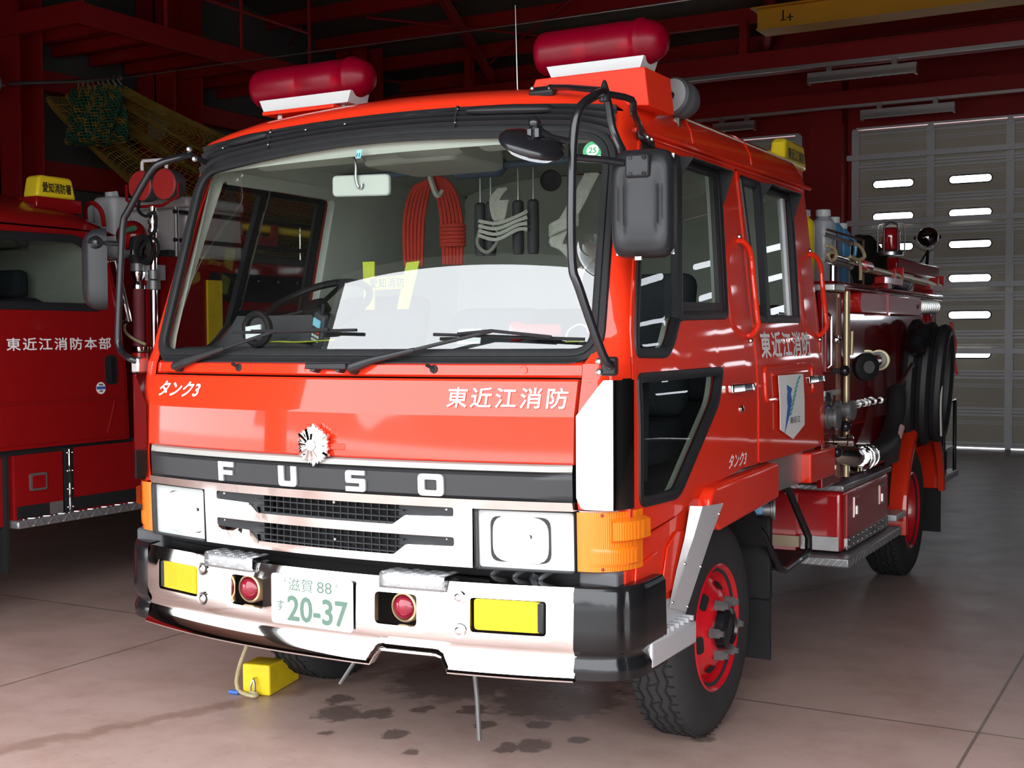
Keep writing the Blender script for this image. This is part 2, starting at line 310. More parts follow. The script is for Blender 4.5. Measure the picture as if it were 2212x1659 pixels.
# ================================================================ ROOM
def floor_material():
    m = mat('stained_concrete', (.46, .315, .275), .42, 0, 0, .45, .12, 1.2)
    nt = m.node_tree; N = nt.nodes.new; L = nt.links.new; b = nt.nodes['Principled BSDF']
    tc = N('ShaderNodeTexCoord'); base = b.inputs['Base Color'].links[0].from_socket
    def noise(scale, detail=6, rough=.6):
        n = N('ShaderNodeTexNoise'); n.inputs['Scale'].default_value = scale; n.inputs['Detail'].default_value = detail; n.inputs['Roughness'].default_value = rough
        L(tc.outputs['Object'], n.inputs['Vector']); return n.outputs[0]
    def ramp(src, lo, hi):
        r = N('ShaderNodeMapRange'); r.inputs[1].default_value = lo; r.inputs[2].default_value = hi; L(src, r.inputs[0]); return r.outputs[0]
    def math_(op, a, b_, c=None):
        n = N('ShaderNodeMath'); n.operation = op
        for i, x in enumerate((a, b_, c)):
            if x is None: continue
            if isinstance(x, (int, float)): n.inputs[i].default_value = x
            else: L(x, n.inputs[i])
        return n.outputs[0]
    def mixc(fac, a, col):
        x = N('ShaderNodeMix'); x.data_type = 'RGBA'
        if isinstance(fac, (int, float)): x.inputs['Factor'].default_value = fac
        else: L(fac, x.inputs['Factor'])
        L(a, x.inputs['A']); x.inputs['B'].default_value = col+(1,); return x.outputs['Result']
    c = mixc(math_('MULTIPLY', ramp(noise(2.2, 8, .7), .45, .75), .55), base, (.26, .14, .105))
    c = mixc(math_('MULTIPLY', ramp(noise(5.5, 8, .7), .52, .72), .35), c, (.44, .33, .30))
    c = mixc(math_('MULTIPLY', ramp(noise(40, 3), .62, .70), .25), c, (.17, .10, .08))
    sep = N('ShaderNodeSeparateXYZ'); L(tc.outputs['Object'], sep.inputs[0])
    # oil drips, each an irregular spot of its own
    spots = [(-.46, .60, .10), (-.33, .66, .07), (-.12, .49, .055), (.40, .62, .075), (.33, .55, .05), (-.02, .9, .06), (.12, .75, .05), (-.2, .8, .05), (.30, .85, .05), (-.58, .75, .06), (.52, .75, .04), (.05, .35, .03), (-.35, .38, .03), (.62, 1.35, .10), (.9, 1.0, .05), (.2, 1.2, .3), (-.3, 1.3, .35)]
    nz = noise(14, 6, .7); tot = None
    for x, y, r in spots:
        d = math_('SQRT', math_('ADD', math_('POWER', math_('SUBTRACT', sep.outputs[0], x), 2.0), math_('POWER', math_('MULTIPLY', math_('SUBTRACT', sep.outputs[1], y), .8), 2.0)), None)
        d = math_('ADD', d, math_('MULTIPLY', math_('SUBTRACT', nz, .5), .22*(r*8)**.5))
        k = ramp(d, r, r*.72); tot = k if tot is None else math_('MAXIMUM', tot, k)
    c = mixc(math_('MULTIPLY', tot, .62), c, (.055, .04, .035))
    # brown run of water, saw-cut joints
    w1 = math_('ABSOLUTE', math_('ADD', math_('SUBTRACT', sep.outputs[0], math_('MULTIPLY_ADD', sep.outputs[1], .42, -1.13)), math_('MULTIPLY', math_('SUBTRACT', noise(7), .5), .25)), None)
    c = mixc(math_('MULTIPLY', ramp(w1, .07, .02), .45), c, (.17, .085, .05))
    j = None
    for ax, v in ((0, -1.98), (0, 1.79), (0, 5.7), (0, -5.8), (1, 1.53), (1, 5.5), (1, 9.5), (1, -2.45)):
        k = math_('LESS_THAN', math_('ABSOLUTE', math_('SUBTRACT', sep.outputs[ax], v), None), .006); j = k if j is None else math_('MAXIMUM', j, k)
    c = mixc(math_('MULTIPLY', j, .7), c, (.07, .055, .05))
    # slab colour shifts greyer and darker toward the rear bay
    c = mixc(math_('MULTIPLY', ramp(sep.outputs[1], 2.0, 5.5), .75), c, (.20, .185, .18))
    L(c, b.inputs['Base Color'])
    rr = math_('MULTIPLY_ADD', noise(3.5, 5), .35, .24); rr = math_('SUBTRACT', rr, math_('MULTIPLY', tot, .12)); L(rr, b.inputs['Roughness'])
    bp = N('ShaderNodeBump'); bp.inputs['Strength'].default_value = .12; bp.inputs['Distance'].default_value = .01; L(noise(9, 8), bp.inputs['Height']); L(bp.outputs[0], b.inputs['Normal'])
    return m
M['floor'] = floor_material()
M['apron'] = mat('concrete_apron', (.46, .45, .43), .8, 0, 0, .3, .1, 1.5)
struct(B().box(-8.2, 9.2, -1.95, 13.95, -.12, 0), 'floor', 'floor', smooth=0)
struct(B().box(-40, 40, -42, -1.95, -.2, -.01), 'ground', 'apron', smooth=0)
struct(B().box(-30, 30, 13.95, 45, -.2, -.03), 'ground', 'apron', smooth=0)
M['hill'] = mat('far_hill', (.16, .19, .19), .9, 0, 0, .2, .3, .1)
def hill(u, v):
    x = lerp(-90, 90, u); h = 5+2.5*math.sin(x*.06+1)+1.5*math.sin(x*.17)+math.sin(x*.41)*.6
    return (x, -75-10*v, h*math.sin(min(1, v*1.0)*math.pi*.5)-.2)
struct(B().grid(hill, 60, 6), 'hill', 'hill')
# walls
struct(B().box(-8.2, -8.0, -1.95, 13.95, 0, 7.2), 'wall_left', 'wall', smooth=0)
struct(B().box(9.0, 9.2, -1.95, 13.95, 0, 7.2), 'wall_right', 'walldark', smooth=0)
wb = B()
for a, b_ in ((-8, -6.37), (-2.47, -1.69), (2.21, 2.95), (6.85, 9.0)): wb.box(a, b_, 13.72, 13.95, 0, 4.22)
wb.box(-8, 9, 13.72, 13.95, 4.22, 5.6)
struct(wb, 'wall_back', 'colred', smooth=0)
wf = B(); wf.box(-8.2, -6.1, -1.95, -1.85, 0, 7.2); wf.box(-2.2, -1.93, -1.95, -1.85, 0, 3.18); wf.box(-6.1, -1.93, -1.95, -1.85, 3.18, 7.2); wf.box(4.2, 9.2, -1.95, -1.85, 0, 7.2); wf.box(-1.93, 4.2, -1.95, -1.85, 3.18, 7.2)
struct(wf, 'wall_front', 'wall', smooth=0)
def roofz(y): return 6.35-.1018*y
cb = B(); cb.add([(-8.2, -2.05, roofz(-2.05)+.15), (9.2, -2.05, roofz(-2.05)+.15), (9.2, 14, roofz(14)+.15), (-8.2, 14, roofz(14)+.15), (-8.2, -2.05, roofz(-2.05)+.35), (9.2, -2.05, roofz(-2.05)+.35), (9.2, 14, roofz(14)+.35), (-8.2, 14, roofz(14)+.35)], [(0, 1, 2, 3), (4, 7, 6, 5), (0, 4, 5, 1), (1, 5, 6, 2), (2, 6, 7, 3), (3, 7, 4, 0)])
struct(cb, 'ceiling', 'roofm', smooth=0)
# rear shutters with slot windows
def shutter(n, x0, rows, slit_w=.53, ncol=4, pitch=.975):
    z = [4.19, 3.716, 3.26, 2.846, 2.42, 1.964, 1.475, .96, .48, 0.03]
    sl = [3.477, 3.045, 2.641, 2.20, 1.725, 1.218]
    x1 = x0+ncol*pitch; holes = []; hp = []
    for c in range(ncol):
        cx = x0+pitch*(c+.5)
        for s in sl:
            h = [(cx-slit_w/2+.052+.052*math.cos(a), s+.052*math.sin(a)) for a in [math.pi*(.5+k/8) for k in range(9)]]+[(cx+slit_w/2-.052+.052*math.cos(a), s+.052*math.sin(a)) for a in [math.pi*(-.5+k/8) for k in range(9)]]
            holes.append(h); hp.append((cx, s))
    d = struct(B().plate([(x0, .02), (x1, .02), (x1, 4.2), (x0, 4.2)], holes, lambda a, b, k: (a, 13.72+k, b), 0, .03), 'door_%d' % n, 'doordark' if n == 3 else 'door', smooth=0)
    r = B(); r2 = B()
    for zz in z:
        for dz in (-.045, .0, .04): r.box(x0, x1, 13.69-(.012 if dz == 0 else 0), 13.72, zz+dz-.014, zz+dz+.014)
    for i, zz in enumerate([3.716+.12, 2.846+.12, 1.964+.15, .96+.3]): r2.box(x0-.1, x1+.1, 13.60, 13.66, zz-.035, zz+.035)
    for zz in z[:-1]:
        for dz in (-.16, -.13): r2.box(x0, x1, 13.712, 13.72, zz+dz-.006, zz+dz+.006)
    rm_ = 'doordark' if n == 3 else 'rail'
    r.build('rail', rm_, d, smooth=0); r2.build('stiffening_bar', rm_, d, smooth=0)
    p = B()
    for c in range(ncol+1):
        x = x0+pitch*c; p.box(x-.05, x+.05, 13.675, 13.72, .02, 4.2)
        for zz in z: p.box(x-.035, x+.035, 13.655, 13.68, zz-.05, zz+.03)
    p.build('mullion', rm_, d, smooth=0)
    rm = B()
    for h in holes:
        rm.tube([(q[0], 13.715, q[1]) for q in h], .008, 5, True)
    rm.build('slot_gasket', 'rubber', d)
    gl = B()
    for cx, s in hp: gl.box(cx-slit_w/2, cx+slit_w/2, 13.735, 13.74, s-.052, s+.052)
    gl.build('slot_pane', 'slit', d, smooth=0)
shutter(1, -1.69, 6); shutter(2, -6.37, 6); shutter(3, 2.95, 6)
struct(B().box(-6.1, -2.2, -1.92, -1.88, 1.25, 3.2), 'door_4', 'door', smooth=0)
# columns, header beams, purlins, braces
tn = [0]
def trim(b, m='colred'):
    tn[0] += 1; return struct(b, 'trim_%d' % tn[0], m, smooth=0)
def hcol(x, y, z1, w=.28, d=.28):
    b = B(); b.box(x-w/2, x+w/2, y-d/2, y-d/2+.03, 0, z1); b.box(x-w/2, x+w/2, y+d/2-.03, y+d/2, 0, z1); b.box(x-.015, x+.015, y-d/2, y+d/2, 0, z1); return trim(b)
trim(B().box(-2.25, -1.80, 13.38, 13.72, 0, 5.0)); trim(B().box(2.38, 2.83, 13.38, 13.72, 0, 5.0))
hcol(-7.62, 4.95, 6.0, .55, .3); hcol(-7.60, 7.05, 5.8, .55, .45); hcol(-7.6, 10.6, 5.6, .5, .4); hcol(-7.7, 1.2, 6.2, .4, .4)
trim(B().box(-7.95, -7.85, 4.2, 13.5, 3.05, 3.3)); trim(B().box(-7.95, -7.8, 4.2, 13.5, 4.0, 4.2))
def ibeam(y, z0, z1, x0=-8, x1=9, w=.2):
    b = B(); b.box(x0, x1, y-w/2, y+w/2, z0, z0+.02); b.box(x0, x1, y-w/2, y+w/2, z1-.02, z1); b.box(x0, x1, y-.012, y+.012, z0, z1); b.box(x0, x1, y-w/2+.01, y-w/2+.014, z0, z1); return trim(b)
ibeam(11.15, 4.555, 4.80); ibeam(13.1, 4.42, 4.63)
trim(B().box(-8, 9, 11.02, 11.05, 4.545, 4.59), 'alu'); trim(B().box(-8, 9, 12.98, 13.0, 4.40, 4.435), 'alu')
trim(B().box(-8, 9, 11.9, 12.2, 4.86, 5.0), 'colred')
y = 3.2
while y < 13.5:
    trim(B().box(-8, 9, y-.05, y+.05, roofz(y)-.02, roofz(y)+.15)); y += 1.0
def brace(a, b_, w=.05):
    trim(B().tube([a, b_], w, 6))
for dx in (-3.9, 0, 3.9, 7.8): brace((-5.0+dx, 8.3, roofz(8.3)-.08), (-6.6+dx, 12.9, roofz(12.9)-.08), .07)
for x in (-2.38, 1.5, -6.2, 5.4): trim(B().box(x-.05, x+.05, 11.1, 11.2, 4.8, roofz(11.1)))
for dx in (-8, -4, 0, 4): 
    brace((-2.4+dx, 11.6, roofz(11.6)-.1), (.6+dx, 9.1, roofz(9.1)-.1), .015); brace((-2.4+dx, 9.1, roofz(9.1)-.1), (.6+dx, 11.6, roofz(11.6)-.1), .015)
# yellow travelling crane girder
cr = B(); cr.box(-1.50, 5.5, 8.95, 9.15, 4.53, 4.735); cr.box(-1.55, 5.5, 8.88, 9.2, 4.735, 4.75); cr.box(-1.49, 5.5, 8.88, 9.2, 4.52, 4.535)
t = thing('crane_girder', 'dark yellow steel crane girder slung under the ceiling near the rear shutters', 'beam', (2, 9, 4.5))
t0 = t
def under_(b, off):  # shift verts to a thing's own origin
    off = Vector(off); b.v = [v-off for v in b.v]; return b
under_(cr, (2, 9, 4.5)).build('girder', 'beamyel', t, smooth=0)
mk = B()
for a0, a1, z0, z1 in ((-1.24, -1.228, 4.60, 4.70), (-1.17, -1.158, 4.585, 4.655), (-1.26, -1.2, 4.60, 4.607), (-1.20, -1.13, 4.62, 4.627)): mk.box(a0, a1, 8.94, 8.95, z0, z1)
under_(mk, (2, 9, 4.5)).build('painted_mark', 'under', t, smooth=0)
hg = B()
for x in (0.5, 3.5): hg.box(x, x+.1, 9, 9.1, 4.735, roofz(9)+.0)
under_(hg, (2, 9, 4.5)).build('hanger', 'colred', t, smooth=0)
# fluorescent battens
def batten(x0, x1, y, z, label):
    t = thing('strip_light', label, 'ceiling light', ((x0+x1)/2, y, z), 0, 'unlit strip lights under the red beams')
    L = (x1-x0)/2
    b = B(); b.box(-L, L, -.045, .045, .05, .105); b.build('housing', 'alu', t, smooth=0)
    b = B(); b.box(-L, L, -.06, -.055, .0, .05); 
    for s in (-L, L-.02): b.box(s, s+.02, -.055, .055, -.02, .05)
    for i in range(13): b.box(-L+.05+i*(2*L-.1)/12-.003, -L+.05+i*(2*L-.1)/12+.003, -.06, .06, .0, .05)
    b.build('louvre', 'steel', t, smooth=0)
    B().cyl((-L+.02, 0, .01), (L-.02, 0, .01), .016, 10).build('tube', 'tube', t)
    b = B()
    for s in (-.6, .6): b.box(L*s-.03, L*s+.03, -.03, .03, .105, .175)
    b.build('bracket', 'steel', t, smooth=0)
batten(-1.575, -.36, 11.03, 4.372, 'unlit strip light under the nearer red roof beam, above the roof end of the cab')
batten(-1.44, -.29, 12.95, 4.235, 'unlit strip light under the rear red beam, above the rear shutter windows')
batten(-3.42, -2.84, 12.95, 4.235, 'short unlit strip light under the rear red beam, partly hidden by the roof spotlight')
# steel wire across the hall
t = B().tube([(-6.2, 5, 3.86), (-4.37, 5, 3.85), (-2.1, 5, 3.83), (1, 5, 3.84), (9, 5, 3.95)], .006, 6, False, 4).build('steel_wire', 'steel')
tag(t, 'thin pale wire stretched across the hall above the cab roof', 'wire')
# gallery with railing on the left wall
t = thing('gallery', 'red steel gallery with thin railing high on the dark side wall', 'gallery', (-7, 4.8, 4.2))
g = B(); o = (-7, 4.8, 4.2); g.box(-7.95, -6.5, 4.77, 4.83, 4.35, 4.55); g.box(-6.53, -6.5, 4.831, 8.169, 4.35, 4.55); g.box(-7.95, -6.5, 8.17, 8.2, 4.35, 4.55); g.box(-7.95, -6.54, 4.84, 8.16, 4.50, 4.52)
for k in range(6): g.box(-7.93, -6.54, 5.2+k*.5, 5.28+k*.5, 4.38, 4.495)
under_(g, o).build('deck', 'colred', t, smooth=0)
g = B()
for yy in (4.85, 5.9, 7.0, 8.15): g.tube([(-6.52, yy, 4.5), (-6.52, yy, 5.5)], .022, 6)
for zz in (4.95, 5.45): g.tube([(-7.9, 4.85, zz), (-6.52, 4.85, zz), (-6.52, 8.15, zz)], .02, 6)
under_(g, o).build('railing', 'colred', t, smooth=0)
# access ladder
t = thing('wall_ladder', 'dark steel ladder with thin rungs against the wall beside the gallery', 'ladder', (-7.2, 4.4, 0))
g = B(); g.tube([(-.0, 0, 0), (0, 0, 6.0)], .018, 8).tube([(-.42, 0, 0), (-.42, 0, 6.0)], .018, 8); g.build('rail', 'steel', t)
g = B()
for k in range(19): g.tube([(-.42, 0, .3+k*.3), (0, 0, .3+k*.3)], .012, 6)
g.build('rung', 'under', t)
# pulleys
def pulley(loc, label):
    t = thing('pulley_block', label, 'pulley', loc, 0, 'pulley blocks on the red columns')
    B().prism(fillet([(-.1, -.13), (.06, -.16), (.12, -.02), (.10, .13), (-.1, .13)], .03), lambda a, b, d: (a*1.2, d, b*1.2), -.07, -.05).build('cheek_plate', 'lampwhite', t)
    B().lathe([(.03, -.03), (.085, -.03), (.075, 0), (.085, .03), (.03, .03)], (0, 0, 0), (0, 1, 0), 20).build('sheave', 'alu', t)
    B().cyl((0, -.07, 0), (0, .13, 0), .018, 10).build('axle', 'steel', t)
pulley((-7.46, 4.62, 3.88), 'grey pulley block on the red column at the end of the net boom')
pulley((-7.42, 6.72, 3.80), 'grey pulley block on the second red column, behind the hanging net')
# net hung from a boom
t = thing('climbing_net', 'brown and green rope net hung in folds from a grey boom above the other engine', 'net', (-6.5, 5, 3.8))
g = B(); g.tube([(-.9, -.25, .09), (-.1, 0, .08), (.3, 0, .06)], .02, 8); g.build('boom', 'steel', t)
g = B()
for k in range(9):
    x = -.25+k*.065; g.tube([(x, 0, .09), (x+.01, -.02, .04), (x+.035, 0, .0)], .008, 5)
g.build('clamp', 'alu', t)
def netsurf(u, v):
    # u across (left edge -> right edge), v along from boom to far end
    top = Vector((lerp(-.62, .27, u), -.02+.06*math.sin(u*22), lerp(-.02, .03, u)-.05*math.sin(u*math.pi)))
    if u < .35: top = Vector((lerp(-.75, -.3, u/.35), 0, lerp(-.03, -.02, u/.35)))
    else: top = Vector((lerp(-.3, .27, (u-.35)/.65), .05*math.sin(u*40), 0.0))
    end = Vector((lerp(.1, 1.15, u), 3.6, lerp(-1.25, -.45, u)))
    p = top.lerp(end, v); sag = math.sin(v*math.pi)**.8
    p.z -= (.55-.35*u)*sag*(1.0)+.05*math.sin(u*25+v*3)*min(1, v*3); p.y += .05*math.cos(u*31)*(1-v)
    return p
g = B().grid(netsurf, 64, 60); o = g.build('mesh', 'netm', t, recalc=False)
md = o.modifiers.new('w', 'WIREFRAME'); md.thickness = .016; md.use_even_offset = False
def bunch(u, v):
    a = u*2*math.pi; r = 1+.22*math.sin(a*7+v*9)
    return (.0+.30*math.cos(a)*r*(.8+.3*v)-.02, .12*math.sin(a)*r, .0-.5*v)
g = B().grid(bunch, 56, 18, True); o = g.build('bunched_edge', ['netg', 'netm'], t, recalc=False)
for p in o.data.polygons: p.material_index = random.choice((0, 0, 1))
md = o.modifiers.new('w', 'WIREFRAME'); md.thickness = .022; md.use_even_offset = False
# ================================================================ FIRE ENGINE : cab
FE = thing('fire_engine', 'bright red crew-cab fire engine with chrome bumper, parked nose out in the open bay', 'fire engine')
ZE = [.4, .77, .957, .984, 1.071, 1.096, 1.245, 1.357, 1.40, 1.41, 2.14, 2.24, 2.27]; YE = [.0, .036, .031, .022, .018, .022, .028, .058, .064, .094, .315, .345, .40]
def FY(x, z): return interp(z, ZE, YE)-.105*(1-(x/.87)**2)
def ff(a, b, d): return (a, FY(a, b)-d, b)
XZ = [1.23, 1.40, 1.48, 1.54, 1.61, 1.8, 2.0, 2.13, 2.2]; XX = [1.0, .99, .982, .973, .965, .945, .923, .907, .898]
def XS(z): return interp(z, XZ, XX)
def sf(s): return lambda a, b, d: (s*(XS(b)+d), a, b)
def XF(z): return interp(z, [1.40, 1.44, 2.12, 2.2], [.875, .90, .868, .862])
def YC(z): return interp(z, [.8, 1.42, 1.5, 2.115, 2.2], [.105, .165, .175, .405, .43])
def corner(s, z, t):
    A = Vector((XF(z), FY(XF(z), z))); C = Vector((XS(z)-.002, YC(z))); Bp = Vector((lerp(A.x, C.x, .93), A.y+.2*(C.x-A.x)))
    p = (1-t)**2*A+2*t*(1-t)*Bp+t*t*C; return (s*p.x, p.y, z)
def GX(z): return interp(z, [1.44, 2.11], [.885, .845])
GLASS = fillet([(-.885, 1.44), (.885, 1.44), (.848, 2.112), (.45, 2.142), (0, 2.160), (-.45, 2.142), (-.848, 2.112)], [.06, .06, .085, .3, .3, .3, .085], 6)
GLASS = subdiv([(p.x, p.y) for p in GLASS], .05)
# --- shell: windscreen surround, corner posts, side posts, rear wall
b = B()
b.plate([(-XF(1.411), 1.411), (XF(1.411), 1.411), (XF(1.44), 1.44), (XF(2.2), 2.20), (0, 2.262), (-XF(2.2), 2.20), (-XF(1.44), 1.44)], [GLASS], ff, 0, -.02, .09)
for s in (-1, 1):
    b.grid(lambda u, v: corner(s, lerp(.98, 2.2, v), u), 7, 26)
    for y0, y1, zz in ((1.221, 1.347, .985), (2.178, 2.29, .985)):
        b.plate([(y0, zz), (y1, zz), (y1, 2.14), (y0, 2.14)], [], sf(s), 0, -.03, .12)
    b.plate([(.43, 2.128), (2.29, 2.128), (2.29, 2.17), (.43, 2.17)], [], sf(s), 0, -.03, .15)
    b.box(s*.86, s*.993, .20, .22, .8, 1.0)
b.box(-.99, .99, 2.26, 2.29, .985, 1.45); b.plate([(-.985, 1.45), (.985, 1.45), (.90, 2.18), (-.90, 2.18)], [], lambda a, c, d: (a, 2.26+d, c), 0, .03)
b.build('cab_shell', 'red', FE)
# --- roof
def roof_h(x):
    return interp(abs(x), [0, .2, .4, .6, .76, .84, .88, .90, .908], [2.362, 2.358, 2.348, 2.334, 2.308, 2.283, 2.25, 2.205, 2.16])
def roofp(u, v):
    x = math.sin((u-.5)*math.pi)*.908 if True else 0
    zf = 2.256-.036*min(1, (abs(x)/.87))**2 if abs(x) < .87 else interp(abs(x), [.87, .908], [2.22, 2.15])
    yf = FY(min(abs(x), .87), zf)+interp(abs(x), [.86, .908], [0, .09]); H = roof_h(x)
    if v < .25:
        t = v/.25; a = t*math.pi/2; return (x, yf-.01+.40*(1-math.cos(a)), lerp(zf, H, math.sin(a)))
    if v < .8: t = (v-.25)/.55; return (x, lerp(yf+.39, 2.2, t), H)
    t = (v-.8)/.2; a = t*math.pi/2; return (x, 2.2+.12*math.sin(a), lerp(2.15, H, math.cos(a)) if H > 2.15 else H)
b = B().grid(roofp, 48, 30)
b.build('roof', 'red', FE, smooth=50)
b = B()
for s in (-1, 1): b.tube([(s*.908, .40, 2.146), (s*.913, .6, 2.148), (s*.913, 2.36, 2.150)], .009, 8)
for yy in (.9, 1.55):
    b.tube([(s2*x, yy, roof_h(x)+.001) for s2, x in [(1, x) for x in (.907, .90, .88, .84, .76, .6, .3, 0)]], .0035, 5)
b.build('gutter', 'red', FE)
# --- glass, seal, stickers
ws = B().plate(GLASS, [], ff, -.006, -.006, .08).build('windscreen', 'glass', FE)
b = B(); n = len(GLASS); C0 = Vector((0, 1.78))
def ring(poly, prof, fn, b):
    """profile strip round a closed outline: prof = (offset outward, height)"""
    m = len(poly); N = []
    for i in range(m):
        t = (Vector(poly[(i+1) % m])-Vector(poly[i-1])); t.normalize(); N.append(Vector((t.y, -t.x)))
    ar = sum(poly[i][0]*poly[(i+1) % m][1]-poly[(i+1) % m][0]*poly[i][1] for i in range(m)); sg = 1 if ar > 0 else -1
    vs = []; fs = []; k = len(prof)
    for i in range(m):
        for o, h in prof: q = Vector(poly[i])+N[i]*o*sg; vs.append(fn(q.x, q.y, h))
    for i in range(m):
        for j in range(k-1): fs.append((i*k+j, ((i+1) % m)*k+j, ((i+1) % m)*k+j+1, i*k+j+1))
    return b.add(vs, fs)
ring(GLASS, [(-.006, -.012), (-.006, .006), (.004, .013), (.016, .013), (.018, .008), (.026, .010), (.036, .008), (.040, -.004)], ff, b)
b.build('windscreen_seal', 'rubber', FE, recalc=False)
ss = B().prism([(math.cos(k*.2618)*.031+.809, math.sin(k*.2618)*.031+2.072) for k in range(24)], ff, .0, .002).build('inspection_sticker', 'stickergreen', ws)
B().prism([(math.cos(k*.2618)*.019+.809, math.sin(k*.2618)*.019+2.072) for k in range(24)], ff, .002, .003).build('sticker_disc', 'white', ws)
text('sticker_number', '25', 'stickergreen', ws, lambda a, c, d: ff(a, c, d+.0035), .797, .822, 2.063, 2.082, .02)
B().prism(rrect(.826, .838, 2.045, 2.055, .002), ff, .002, .0035).build('sticker_mark', 'white', ws)
B().prism([(-.057, 2.101), (-.036, 2.101), (-.036, 2.131), (-.057, 2.131)], ff, 0, .002).build('date_sticker', 'cyan', ws)
text('sticker_number', '11', 'ink', ws, lambda a, c, d: ff(a, c, d+.0025), -.053, -.040, 2.104, 2.120, .02)
# --- louvred panel above the windscreen
def ventz(x, t): return lerp(2.186-.040*(x/.87)**2-.035*max(0, (abs(x)-.70)/.17)**2, 2.256-.036*(x/.87)**2, t)
def vent(u, v):
    x = lerp(-.868, .872, u); z = ventz(x, v); k = (v*4) % 1
    return (x, FY(x, z)-.002-.022*(k if v < .999 else 0), z)
b = B().grid(vent, 40, 40); vg = b.build('roof_louvre', 'black', FE, smooth=30, recalc=False)
b = B()
for x in (-.48, .33, -.30, -.12, .74, -.74):
    for t in ((.62,) if x not in (-.48, .33) else (.85, .2)):
        b.ball((x, FY(x, ventz(x, t))-.017, ventz(x, t)), .0045, 6)
b.build('rivet', 'steel', vg)
for x in (-.48, .33):
    B().obox((x, FY(x, 2.22)-.014, ventz(x, .5)), (.0025, 0, 0), (0, .008, 0), (0, .01, .036)).build('panel_joint', 'rubber', vg)
def pod(x0, x1, t, h):
    b = B()
    def f(u, v):
        x = lerp(x0, x1, u); e = math.sin(max(0, min(1, u))*math.pi)**.25; a = v*math.pi
        z = ventz(x, t)-.018*math.cos(a)*e; return (x, FY(x, z)-.012-h*math.sin(a)*e, z)
    b.grid(f, 24, 8); b.build('grab_recess', 'black', vg)
pod(.36, .67, .75, .03); pod(-.72, -.49, .78, .022)
# --- front panels
def panel2(b, x0, x1, zs, off, step=.07, d=.012):
    pass
hood = [(-.868, 1.098), (.868, 1.098), (.870, 1.245), (.872, 1.352), (-.872, 1.352), (-.870, 1.245)]
def hf(a, c, d): return (a, FY(a, c)-d-.006, c)
b = B()
def hoodg(u, v):
    x = lerp(-.868, .868, u); zz = [1.098, 1.104, 1.16, 1.22, 1.240, 1.245, 1.25, 1.30, 1.347, 1.353]; i = v*9; k = min(8, int(i)); z = lerp(zz[k], zz[k+1], i-k)
    return (x, FY(x, z)-.010-(0 if .02 < v < .98 else -.008), z)
b.grid(hoodg, 40, 9)
for s in (0, 1): b.add([hoodg(s, v/9) for v in range(10)]+[(hoodg(s, v/9)[0], hoodg(s, v/9)[1]+.03, hoodg(s, v/9)[2]) for v in range(10)], [(i, i+1, i+11, i+10) for i in range(9)])
b.build('front_hatch', 'red', FE, smooth=14)
hat = FE.children[-1]
b = B()
def cowl(u, v):
    x = lerp(-.871, .871, u); z = lerp(1.358, 1.403, v); e = -.006 if v in (0, 1) or u in (0, 1) else .008
    return (x, FY(x, z)-e, z)
b.grid(cowl, 40, 6)
b.grid(lambda u, v: (lerp(-.871, .871, u), FY(lerp(-.871, .871, u), 1.403)+.04*v-.001, 1.403+.008*v), 40, 1); b.build('cowl_panel', 'red', FE, smooth=25)
cw = FE.children[-1]
for x in (-.08, .698):
    b = B(); pts = [(x+.0125*math.cos(k*.3927), FY(x, 1.381)-.009, 1.381+.0125*math.sin(k*.3927)) for k in range(16)]; b.tube(pts, .0012, 5, True); b.build('blank_plug', 'red', cw)
text('lettering', '東近江消防', 'white', hat, lambda a, c, d: ff(a, c, d+.012), .463, .846, 1.266, 1.328, .011, spacing=1.22)
text('lettering', 'タンク3', 'white', hat, lambda a, c, d: ff(a, c, d+.012), -.812, -.578, 1.277, 1.332, .022, shear=.02)
# inner front bulkhead (dark gap behind the grille)
B().box(-.86, .86, .10, .13, .5, 1.40).build('bulkhead', 'under', FE, smooth=0)
# name panel + letters
b = B()
def npan(z0, z1, off):
    def f(u, v):
        x = lerp(-.862, .862, u); z = lerp(z0, z1, v); return (x, FY(x, z)-off*(1 if .01 < v < .99 and .001 < u < .999 else 0), z)
    return f
npn = B().grid(npan(.984, 1.071, .016), 30, 8).build('name_panel', 'panel', FE, smooth=40)
B().grid(npan(1.072, 1.097, .018), 30, 6).build('panel_trim', 'trimgrey', FE, smooth=40)
nf = lambda a, c, d: ff(a, c, d+.0165)
def lett(poly, holes=()):
    B().plate(poly, list(holes), nf, 0, .007, .03).build('letter', 'lettersilver', npn, smooth=0)
lett([(-.45, .995), (-.426, .995), (-.426, 1.017), (-.38, 1.017), (-.38, 1.033), (-.426, 1.033), (-.426, 1.044), (-.374, 1.044), (-.374, 1.062), (-.45, 1.062)])
lett([tuple(p) for p in fillet([(-.166, .994), (-.088, .994), (-.088, 1.062), (-.112, 1.062), (-.112, 1.012), (-.142, 1.012), (-.142, 1.062), (-.166, 1.062)], [.014, .014, 0, 0, .006, .006, 0, 0], 4)])
lett([tuple(p) for p in fillet([(.111, .992), (.187, .992), (.187, 1.034), (.133, 1.034), (.133, 1.045), (.185, 1.045), (.185, 1.060), (.111, 1.060), (.111, 1.019), (.164, 1.019), (.164, 1.008), (.111, 1.008)], [0, .012, .008, .003, .003, 0, 0, .012, .008, .003, .003, 0], 4)])
lett([tuple(p) for p in rrect(.377, .465, .991, 1.060, .016)], [[tuple(p) for p in rrect(.400, .442, 1.009, 1.042, .005)]])
